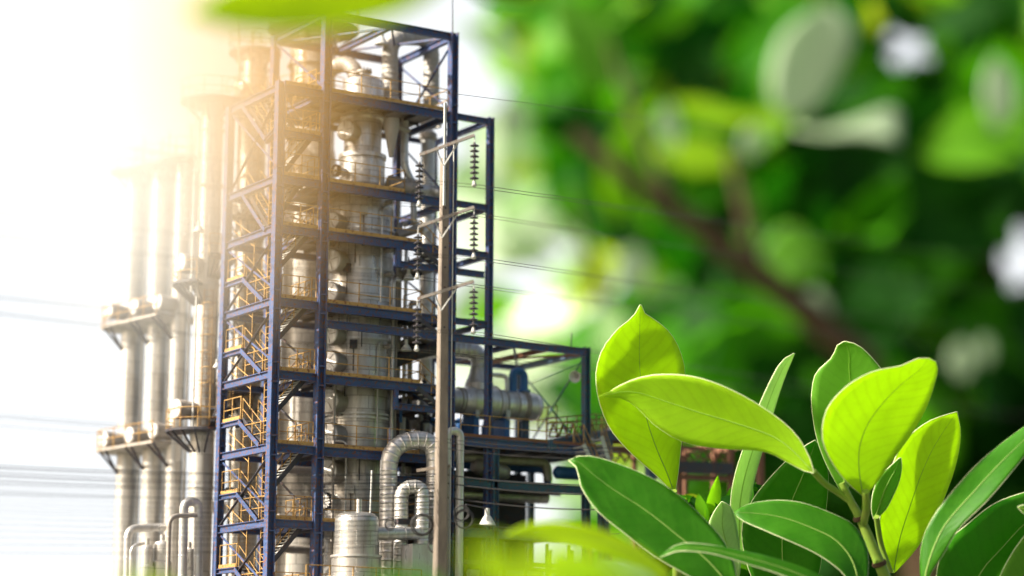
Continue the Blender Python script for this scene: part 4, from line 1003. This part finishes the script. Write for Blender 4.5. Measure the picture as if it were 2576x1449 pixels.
leaf(SP, [(2118,1240),(2103,1214),(2073,1154),(2053,1094),(2043,1030),(2042,990),(2053,939),(2093,899),(2105,870),(2123,859)],
     [(2122,1240),(2160,1190),(2200,1120),(2225,1060),(2236,1000),(2230,950),(2213,924),(2188,894),(2158,868),(2128,859)], 105, M_MID, tilt=-.2, lean=-.2, label='medium green leaf behind the broad upright leaf')
leaf(SP, [(2198,1306),(2192,1280),(2196,1240),(2210,1205),(2232,1180),(2262,1152)], [(2202,1306),(2228,1282),(2250,1240),(2262,1210),(2268,1180),(2267,1152)], 104.2, M_MID, tilt=.2, label='small curled green leaf by the stem')
leaf(SP, [(2140,1470),(2110,1432),(2047,1389),(1947,1344),(1877,1314),(1858,1302),(1847,1290)],
     [(2178,1470),(2183,1444),(2183,1389),(2168,1349),(2138,1314),(2073,1284),(2012,1264),(1947,1259),(1882,1269),(1848,1288)], 101.5, M_OLD, tilt=.5, lean=.2, label='dark leaf pointing left below the young ones')
leaf(SP, [(1930,1500),(1895,1460),(1872,1389),(1867,1324),(1887,1269),(1922,1219),(1978,1159),(2020,1125),(2050,1107)],
     [(1990,1500),(2055,1455),(2073,1324),(2083,1224),(2082,1180),(2076,1150),(2070,1130),(2052,1107)], 107, M_OLD, tilt=.15, lean=-.1, label='dark upright leaf behind the shoot')
petiole(SP, [(1960,1500,107),(2100,1560,105),(2250,1540,dS)], dS, .18)
# second plant, left
b2 = atd(1850, 1560, 100.5)
SP2 = thing('rubber_fig_plant', (b2.x, b2.y, 0), 'fig plant with one large dark leaf left of the fresh shoot', 'plant')
MB().tube([(b2.x,b2.y,0), b2, atd(1850,1500,100.5)], [.35,.28,.22], 12).build('stem', M_STEM, SP2)
leaf(SP2, [(1850,1500),(1790,1478),(1709,1436),(1641,1394),(1563,1335),(1503,1285),(1462,1225),(1453,1180),(1430,1158)],
     [(1856,1500),(1853,1455),(1846,1417),(1824,1367),(1778,1312),(1709,1248),(1654,1211),(1586,1179),(1508,1152),(1462,1147),(1430,1156)], 100, M_OLD, tilt=.5, lean=.15, label='large dark leaf reaching to the upper left')
leaf(SP2, [(2080,1500),(1972,1449),(1897,1424),(1797,1394),(1730,1386),(1697,1388),(1660,1403)],
     [(2120,1500),(2057,1444),(1947,1404),(1847,1382),(1772,1369),(1707,1369),(1660,1401)], 97.8, M_OLD, tilt=1.2, label='thin leaf seen edge on')
leaf(SP2, [(1845,1490),(1828,1420),(1800,1380),(1782,1330),(1795,1290),(1815,1262)], [(1850,1490),(1862,1430),(1860,1370),(1850,1310),(1838,1275),(1817,1262)], 108.5, M_PALE, tilt=.3, label='pale leaf seen from behind')
# third plant: upright leaf at left behind, sliver leaf
b3 = atd(1700, 1600, 110)
SP3 = thing('rubber_fig_sapling', (b3.x, b3.y, 0), 'fig sapling with a pointed glowing upright leaf and a narrow sliver leaf behind', 'plant')
MB().tube([(b3.x,b3.y,0), b3, atd(1705,1400,108), atd(1700,1300,107)], [.4,.3,.22,.15], 12).build('stem', M_STEM, SP3)
MB().tube([b3, atd(1800,1520,109), atd(1858,1410,109)], [.2,.16,.12], 10).build('branch', M_STEM, SP3)
petiole(SP3, [(1700,1310,107),(1698,1270,106.5),(1696,1235,106)], 106, .13)
leaf(SP3, [(1692,1238),(1650,1195),(1597,1149),(1555,1105),(1527,1064),(1506,1005),(1499,948),(1506,905),(1522,868),(1560,822),(1590,800),(1610,767)],
     [(1698,1238),(1706,1190),(1712,1130),(1720,1060),(1724,1000),(1723,945),(1717,903),(1700,860),(1677,828),(1645,803),(1622,788),(1613,767)], 106, M_YOUNG, tilt=.55, lean=-.1, label='broad pointed upright leaf')
leaf(SP3, [(1856,1420),(1842,1340),(1838,1264),(1850,1190),(1880,1100),(1912,1014),(1942,949),(1967,908),(1996,889)],
     [(1862,1420),(1878,1340),(1886,1264),(1902,1190),(1925,1110),(1947,1034),(1962,984),(1978,939),(1999,889)], 110, M_PALE, tilt=.9, label='narrow sliver leaf')
# right plant
b4 = atd(2330, 1600, 101)
SP4 = thing('rubber_fig_bush', (b4.x, b4.y, 0), 'fig bush with long dark leaves at the bottom right corner', 'plant')
MB().tube([(b4.x,b4.y,0), b4, atd(2328,1480,101)], [.4,.3,.22], 12).build('stem', M_STEM, SP4)
leaf(SP4, [(2325,1490),(2316,1449),(2318,1374),(2343,1309),(2398,1234),(2473,1154),(2576,1074),(2640,1035)],
     [(2330,1490),(2338,1450),(2373,1394),(2413,1329),(2488,1254),(2576,1149),(2620,1090),(2642,1037)], 100.8, M_OLD, tilt=-.5, lean=.1, label='long dark leaf rising to the right')
leaf(SP4, [(2400,1580),(2360,1500),(2358,1430),(2383,1364),(2428,1324),(2498,1269),(2576,1239),(2640,1225),(2700,1220)],
     [(2410,1580),(2500,1560),(2560,1500),(2610,1430),(2650,1360),(2680,1300),(2700,1250),(2702,1222)], 103.5, M_OLD, tilt=.1, lean=.1, label='broad dark leaf cut by the corner')
leaf(SP4, [(2560,1275),(2585,1268),(2640,1262)], [(2560,1277),(2590,1300),(2640,1300)], 100.5, M_MID, label='light leaf tip at the right edge')
leaf(SP4, [(2500,1600),(2500,1500),(2530,1420),(2576,1350),(2620,1310)], [(2520,1600),(2600,1560),(2640,1480),(2650,1380),(2622,1310)], 102.5, M_MID, label='mid green leaf at the corner')

# ------------------------------------------------------------------ out of focus foliage
import itertools
def leafshape(b, c, L, w, ax_, nr, mi, bend=.15):
    """pointed oval leaf, 2x6 faces, gently folded"""
    ax_ = ax_.normalized(); sd_ = nr.cross(ax_).normalized(); nr = ax_.cross(sd_)
    vs = []; prof_ = ((0,.04),(.12,.55),(.3,.92),(.5,1.0),(.7,.82),(.88,.42),(1,.02))
    for t, wd in prof_:
        for u in (-1,0,1):
            vs.append(c+ax_*((t-.5)*L)+sd_*(u*wd*w/2)+nr*(bend*L*(-(t-.5)**2*2) + (.10*w if u else 0)))
    b.add(vs, [(3*i+j,3*i+j+1,3*i+4+j,3*i+3+j) for i in range(6) for j in range(2)], True, mi)
    return vs
def fmat(name, f, t, tf, rough=.35):
    m, nt, b = newmat(name, f, rough); tr = node(nt, 'ShaderNodeBsdfTranslucent'); 
    b.inputs['Specular IOR Level'].default_value = .22
    n1 = noise(nt, .12, 3, objvec(nt)); c = mixc(nt, n1.outputs[0], tuple(x*.6 for x in f), tuple(x*1.4 for x in f)); nt.links.new(c, b.inputs['Base Color'])
    tr.inputs[0].default_value = (*t, 1)
    mx = node(nt, 'ShaderNodeMixShader'); mx.inputs[0].default_value = tf; nt.links.new(b.outputs[0], mx.inputs[1]); nt.links.new(tr.outputs[0], mx.inputs[2])
    nt.links.new(mx.outputs[0], nt.nodes['Material Output'].inputs[0]); return m
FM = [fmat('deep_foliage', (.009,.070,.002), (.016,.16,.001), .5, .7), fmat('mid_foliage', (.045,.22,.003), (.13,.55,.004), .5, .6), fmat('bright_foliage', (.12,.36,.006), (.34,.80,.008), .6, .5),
      fmat('yellow_foliage', (.30,.42,.02), (.62,.80,.02), .55), fmat('pale_foliage', (.34,.55,.24), (.45,.7,.3), .45, .3), fmat('mint_foliage', (.62,.74,.55), (.6,.75,.5), .4, .3)]
FD = 2.6
holes = [(1188,92,44),(2290,118,32),(2565,665,34),(1570,690,12)]
rf = random.Random(11)
def dens(px, py):
    """how leafy the picture is there, 0..1 (sparse towards the tower)"""
    edge = 1150 if py < 110 else (1265+(py-110)*.40 if py < 600 else 1461)
    if px < edge: return 0
    x = (px-edge)/240+.05
    return max(0, min(1, x))
def crown(par, cx, cy, rx, ry, d0, d1, n, sz, mix, name='crown', hole=True, respect=True):
    b = MB(); cnt = 0; tries = 0
    while cnt < n and tries < n*30:
        tries += 1
        a = rf.uniform(0, 2*pi); q = sqrt(rf.random()); px, py = cx+rx*q*cos(a), cy+ry*q*sin(a)
        if respect and rf.random() > dens(px, py): continue
        dd = rf.uniform(d0, d1)*FD; c = atd(px, py, dd)
        L = 1.3*FD*sz*rf.uniform(.6, 1.25); w = L*rf.uniform(.36,.5)
        ax_ = (RR*rf.uniform(-1,1)+UU*rf.uniform(-1,.8)+FW*rf.uniform(-.5,.5)); nr = (-FW+RR*rf.uniform(-.9,.9)+UU*rf.uniform(-.3,1.0)).normalized()
        Lp = L/2*FP/dd
        if hole and any((px-h[0])**2+(py-h[1])**2 < (h[2]+Lp*.9)**2 for h in holes if h[2]): continue
        m_ = rf.choices(range(len(mix)), mix)[0]
        leafshape(b, c, L, w, ax_, nr, m_); cnt += 1
    return b.build(name, FM, par)
def bough(par, pts, r0, r1, name='branch'):
    P = [atd(p[0],p[1],p[2]*FD) for p in pts]; r0 *= FD; r1 *= FD; P2 = bends(P, 8, 5); n = len(P2)
    return MB().tube(P2, [r0+(r1-r0)*i/(n-1) for i in range(n)], 12).build(name, M_BARK, par)
def tree(name, px, label, d, trunk_pts, crowns, boughs=()):
    d *= FD
    b0 = atd(trunk_pts[0][0], 1500, d); t = thing(name, (b0.x, b0.y, 0), label, 'tree', 'out of focus trees behind the shoot')
    P = [Vector((b0.x,b0.y,0))]+[atd(x,y,d) for x,y in trunk_pts]; P = bends(P, 8, 5); n = len(P)
    MB().tube(P, [FD*(4.2-2.6*i/(n-1)) for i in range(n)], 14).build('trunk', M_BARK, t)
    for c in crowns: crown(t, *c)
    for bb in boughs: bough(t, *bb)
    return t
TA = tree('fig_tree', 2200, 'blurred dark green tree with a long brown bough slanting up to the left', 400, [(2330,1500),(2260,1100),(2160,900)],
     [(2150,500,620,620,380,520,520,17,(7,4,1.5,.5,.15)), (2150,1150,620,420,420,540,330,17,(8,4,1,.3,.1))],
     [([(2200,930,300),(2000,760,295),(1850,640,290),(1700,530,288),(1560,430,286),(1440,330,286)], 1.9, .9), ([(1900,680,291),(1880,560,290),(1850,450,290),(1835,380,290)], .9, .5), ([(1700,530,288),(1640,400,288),(1560,200,290),(1530,100,290)], .6, .3)])
TB = tree('fig_tree', 1500, 'blurred light green tree thinning out beside the tower', 430, [(1640,1500),(1600,1200),(1560,900)],
     [(1560,560,420,700,400,540,170,14,(3,5,3,1.2,1.2)), (1480,960,320,420,400,540,80,13,(1,3,3,1,2)), (1720,900,330,460,420,540,220,15,(5,5,2,.5,.3)), (1560,130,420,220,400,500,150,15,(3,5,3,1,.4))],
     [([(1560,900,430),(1500,700,425),(1440,500,420)], 1.4, .6)])
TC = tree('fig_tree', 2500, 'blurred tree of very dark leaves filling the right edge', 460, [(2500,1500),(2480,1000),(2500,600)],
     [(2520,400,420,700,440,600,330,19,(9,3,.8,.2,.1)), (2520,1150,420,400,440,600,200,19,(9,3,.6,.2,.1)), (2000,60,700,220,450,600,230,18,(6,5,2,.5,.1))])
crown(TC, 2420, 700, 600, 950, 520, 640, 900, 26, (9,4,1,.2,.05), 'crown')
crown(TB, 1340, 520, 190, 560, 480, 600, 75, 15, (0,.3,1.5,.8,2,8), 'crown', False, False)
crown(TA, 1950, 650, 560, 950, 520, 640, 850, 24, (7,6,2,.5,.1), 'crown')
crown(TB, 1500, 620, 380, 850, 520, 640, 260, 20, (1,3,5,1.5,3), 'crown')
for SH in [o for o in COL.objects if o.name.startswith('shrub')]:
    pa, pb, top, n_ = SH['_span']; del SH['_span']; b = MB()
    for _ in range(int(n_)):
        q_ = rf.random(); px, py = rf.uniform(pa, pb), top+60*abs(rf.gauss(0,.25))+q_*420; c = atd(px, py, rf.uniform(110.5, 113.5))
        leafshape(b, c, rf.uniform(1.2,2.4), rf.uniform(.5,.9), RR*rf.uniform(-1,1)+UU*rf.uniform(-.2,1), (-FW+RR*rf.uniform(-.8,.8)+UU*rf.uniform(0,1)).normalized(), rf.choices(range(5),(5,5,1.5,.2,0))[0])
    b.build('foliage', FM, SH); MB().tube([SH.location, SH.location+Vector((.2,0,3)), SH.location+Vector((0,.1,6.5))], [.3,.2,.08], 8).build('stem', M_BARK, SH)
# prominent leaves on the near boughs, and pale discs put in for sky light
def pale(par, px, py, w, h, d, lb='round pale disc in place of a blurred sky gap'):
    return (par, [(px,py+h),(px-w*.8,py+h*.5),(px-w,py),(px-w*.7,py-h*.6),(px,py-h)], [(px+6,py+h),(px+w*.8,py+h*.5),(px+w,py),(px+w*.7,py-h*.6),(px+4,py-h)], d, M_MINT, lb)
big = [
 pale(TB,1590,672,46,54,350), pale(TA,2420,905,34,50,350), pale(TA,2050,780,40,56,352), pale(TC,2480,880,20,36,350), pale(TB,1290,300,46,60,364),
 (TA, [(1990,295),(1945,260),(1935,180),(1965,90),(2020,40),(2080,12)], [(2000,295),(2060,260),(2110,190),(2145,110),(2140,50),(2085,12)], 330, M_MINT, 'large pale oval leaf high on the bough'),
 (TA, [(1990,320),(1900,318),(1800,315),(1740,300),(1705,268),(1700,250)], [(1990,285),(1900,282),(1830,272),(1780,252),(1740,245),(1702,248)], 335, M_YOUNG, 'yellow green leaf stretched out level'),
 (TA, [(2000,330),(2080,345),(2160,340),(2230,352),(2262,364)], [(2000,318),(2080,322),(2160,300),(2230,270),(2264,282)], 335, M_MINT, 'pale ended leaf stretched out to the right'),
 (TA, [(1690,380),(1662,330),(1655,290),(1680,262)], [(1700,380),(1712,340),(1705,290),(1682,262)], 345, M_MINT, 'small pale drooping leaf'),
 (TA, [(1880,400),(1862,360),(1880,320),(1912,310)], [(1890,402),(1912,380),(1922,340),(1914,310)], 345, M_MINT, 'pale pointed leaf tip below the level leaf'),
 (TA, [(1880,600),(1860,540),(1862,490),(1880,460)], [(1890,600),(1912,550),(1910,490),(1882,460)], 350, M_MID, 'soft green hanging leaf'),
 (TC, [(2500,330),(2478,270),(2475,200),(2500,140)], [(2510,330),(2555,270),(2550,190),(2502,140)], 350, M_MINT, 'pale upright leaf near the right edge'),
 (TB, [(1500,230),(1440,160),(1400,80),(1380,-20)], [(1520,230),(1560,150),(1540,60),(1400,-20)], 360, M_MID, 'soft light green leaf at the top'),
 (TA, [(1640,380),(1720,430),(1800,440),(1880,420)], [(1640,376),(1720,350),(1800,350),(1880,418)], 365, M_YOUNG, 'bright leaf on the middle bough'),
 (TA, [(1900,700),(1960,720),(2040,700),(2080,640)], [(1900,690),(1930,610),(1990,560),(2082,636)], 370, M_MID, 'wide green leaf low on the bough'),
]
for par, l, r_, d_, m_, lb in big:
    leaf(par, l, r_, d_*FD, m_, tilt=.2, rim=False, n=10, m=6, label=lb, th=.2, ribw=.15)
# near leaves, far out of focus: top left and bottom centre
nb = atd(1450, 1700, 62)
NP = thing('near_branch', (nb.x, nb.y, 0), 'out of focus yellow green leaves close in front at the bottom centre', 'plant')
MB().tube([(nb.x,nb.y,0), nb, atd(1420,1500,62)], [.3,.2,.12], 10).build('stem', M_STEM, NP)
leaf(NP, [(1680,1470),(1560,1400),(1450,1365),(1360,1352),(1290,1348),(1272,1345)], [(1690,1440),(1600,1372),(1500,1328),(1400,1312),(1320,1320),(1274,1342)], 80, M_GOLD, tilt=-.4, rim=False, label='long pale yellow leaf')
leaf(NP, [(1540,1500),(1500,1470),(1492,1430),(1510,1402)], [(1700,1500),(1640,1440),(1570,1410),(1512,1400)], 80, M_PALE, rim=False, label='grey green leaf')
leaf(NP, [(1400,1600),(1280,1520),(1210,1460),(1185,1410),(1190,1370)], [(1420,1600),(1370,1490),(1320,1420),(1260,1375),(1192,1366)], 44, M_GOLD, tilt=-.3, rim=False, label='wide blurred leaf')
leaf(NP, [(1500,1600),(1380,1520),(1340,1430),(1370,1340)], [(1540,1600),(1590,1480),(1520,1380),(1372,1338)], 43, M_GOLD, tilt=-.3, rim=False, label='second wide blurred leaf')
leaf(NP, [(1150,1560),(1010,1540),(940,1500),(930,1455)], [(1170,1560),(1130,1480),(1050,1440),(932,1450)], 56, M_MID, rim=False, label='low mid green blurred leaf')
leaf(NP, [(1560,1560),(1450,1540),(1400,1480),(1420,1420)], [(1700,1560),(1640,1490),(1540,1430),(1422,1416)], 42, M_YOUNG, tilt=-.3, rim=False, label='third wide blurred leaf')
leaf(NP, [(420,1640),(330,1560),(300,1500),(330,1452)], [(460,1640),(500,1560),(440,1480),(332,1450)], 50, M_GOLD, tilt=-.3, rim=False, label='blurred leaf at the lower left')
nt_ = atd(1200, -260, 60)
NT = thing('overhanging_branch', (nt_.x, nt_.y, nt_.z), 'out of focus yellow leaf hanging into the top edge left of the tower head', 'branch')
MB().tube([atd(1200,-260,60), atd(1150,-120,60), atd(1080,-60,60), atd(1000,-30,60)], [.2,.14,.1,.08], 10).build('twig', M_STEM, NT)
leaf(NT, [(1120,-50),(1000,-90),(850,-100),(700,-80),(560,-30),(470,35)], [(1130,-40),(1040,25),(900,66),(740,84),(600,76),(472,40)], 52, M_GOLD, tilt=.4, rim=False, label='large blurred yellow leaf')
leaf(NT, [(1140,-60),(1200,-100),(1350,-110),(1480,-80)], [(1140,-40),(1230,10),(1350,20),(1480,-70)], 62, M_MID, tilt=.2, rim=False, label='blurred green leaf')
# trunk that carries the overhanging branch (stands outside the picture)
MB().tube([(nt_.x+30,nt_.y-20,0), (nt_.x+28,nt_.y-19,nt_.z*.7), (nt_.x+14,nt_.y-9,nt_.z+2), atd(1200,-260,60)], [.9,.6,.35,.2], 10).build('limb', M_BARK, NT)

# ------------------------------------------------------------------ glow added as a scattering volume in front of the left columns
def glow_haze():
    m = bpy.data.materials.new('glow_haze_volume'); m.use_nodes = True; nt = m.node_tree; nt.nodes.clear()
    out = node(nt, 'ShaderNodeOutputMaterial'); vol = node(nt, 'ShaderNodeVolumePrincipled')
    tc = node(nt, 'ShaderNodeTexCoord'); sp = node(nt, 'ShaderNodeSeparateXYZ'); nt.links.new(tc.outputs['Generated'], sp.inputs[0])
    def mr(sock, a, b_, c=0, d=1, typ='SMOOTHSTEP'):
        n = node(nt, 'ShaderNodeMapRange', interpolation_type=typ); nt.links.new(sock, n.inputs[0])
        for i, v in zip((1,2,3,4), (a,b_,c,d)): n.inputs[i].default_value = v
        return n.outputs[0]
    def mul(a, b_):
        n = node(nt, 'ShaderNodeMath', operation='MULTIPLY')
        for s_, v in ((0,a),(1,b_)):
            if isinstance(v, float): n.inputs[s_].default_value = v
            else: nt.links.new(v, n.inputs[s_])
        return n.outputs[0]
    # soft rounded falloff of the added glow
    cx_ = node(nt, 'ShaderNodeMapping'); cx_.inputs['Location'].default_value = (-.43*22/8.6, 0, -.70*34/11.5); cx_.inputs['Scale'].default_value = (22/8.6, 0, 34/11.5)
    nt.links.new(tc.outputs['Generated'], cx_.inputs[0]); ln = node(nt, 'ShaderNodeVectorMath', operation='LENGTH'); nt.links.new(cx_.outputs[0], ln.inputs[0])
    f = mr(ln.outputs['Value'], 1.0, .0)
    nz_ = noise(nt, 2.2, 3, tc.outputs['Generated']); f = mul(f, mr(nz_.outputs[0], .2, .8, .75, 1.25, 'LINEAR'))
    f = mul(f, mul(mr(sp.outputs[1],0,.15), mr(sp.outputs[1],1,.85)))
    nt.links.new(mul(f, GLOW_D), vol.inputs['Density'])
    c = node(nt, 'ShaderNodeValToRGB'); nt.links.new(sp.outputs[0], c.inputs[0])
    c.color_ramp.elements[0].position = .40; c.color_ramp.elements[0].color = (1,1,1,1); c.color_ramp.elements[1].position = .68; c.color_ramp.elements[1].color = (1,.64,.24,1)  # white to amber ramp puts the warm glow into the scatter colour
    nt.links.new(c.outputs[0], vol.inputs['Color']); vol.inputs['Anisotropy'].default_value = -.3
    nt.links.new(vol.outputs[0], out.inputs['Volume'])
    # box that holds the added glow, standing between the camera and the plant
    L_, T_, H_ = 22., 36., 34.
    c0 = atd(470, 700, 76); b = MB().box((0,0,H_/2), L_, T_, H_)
    o = b.build('glow_haze', m); o.location = (c0.x, c0.y, .3); o.rotation_euler = (0,0,-PAN); o['kind'] = 'stuff'
GLOW_D = .085
glow_haze()
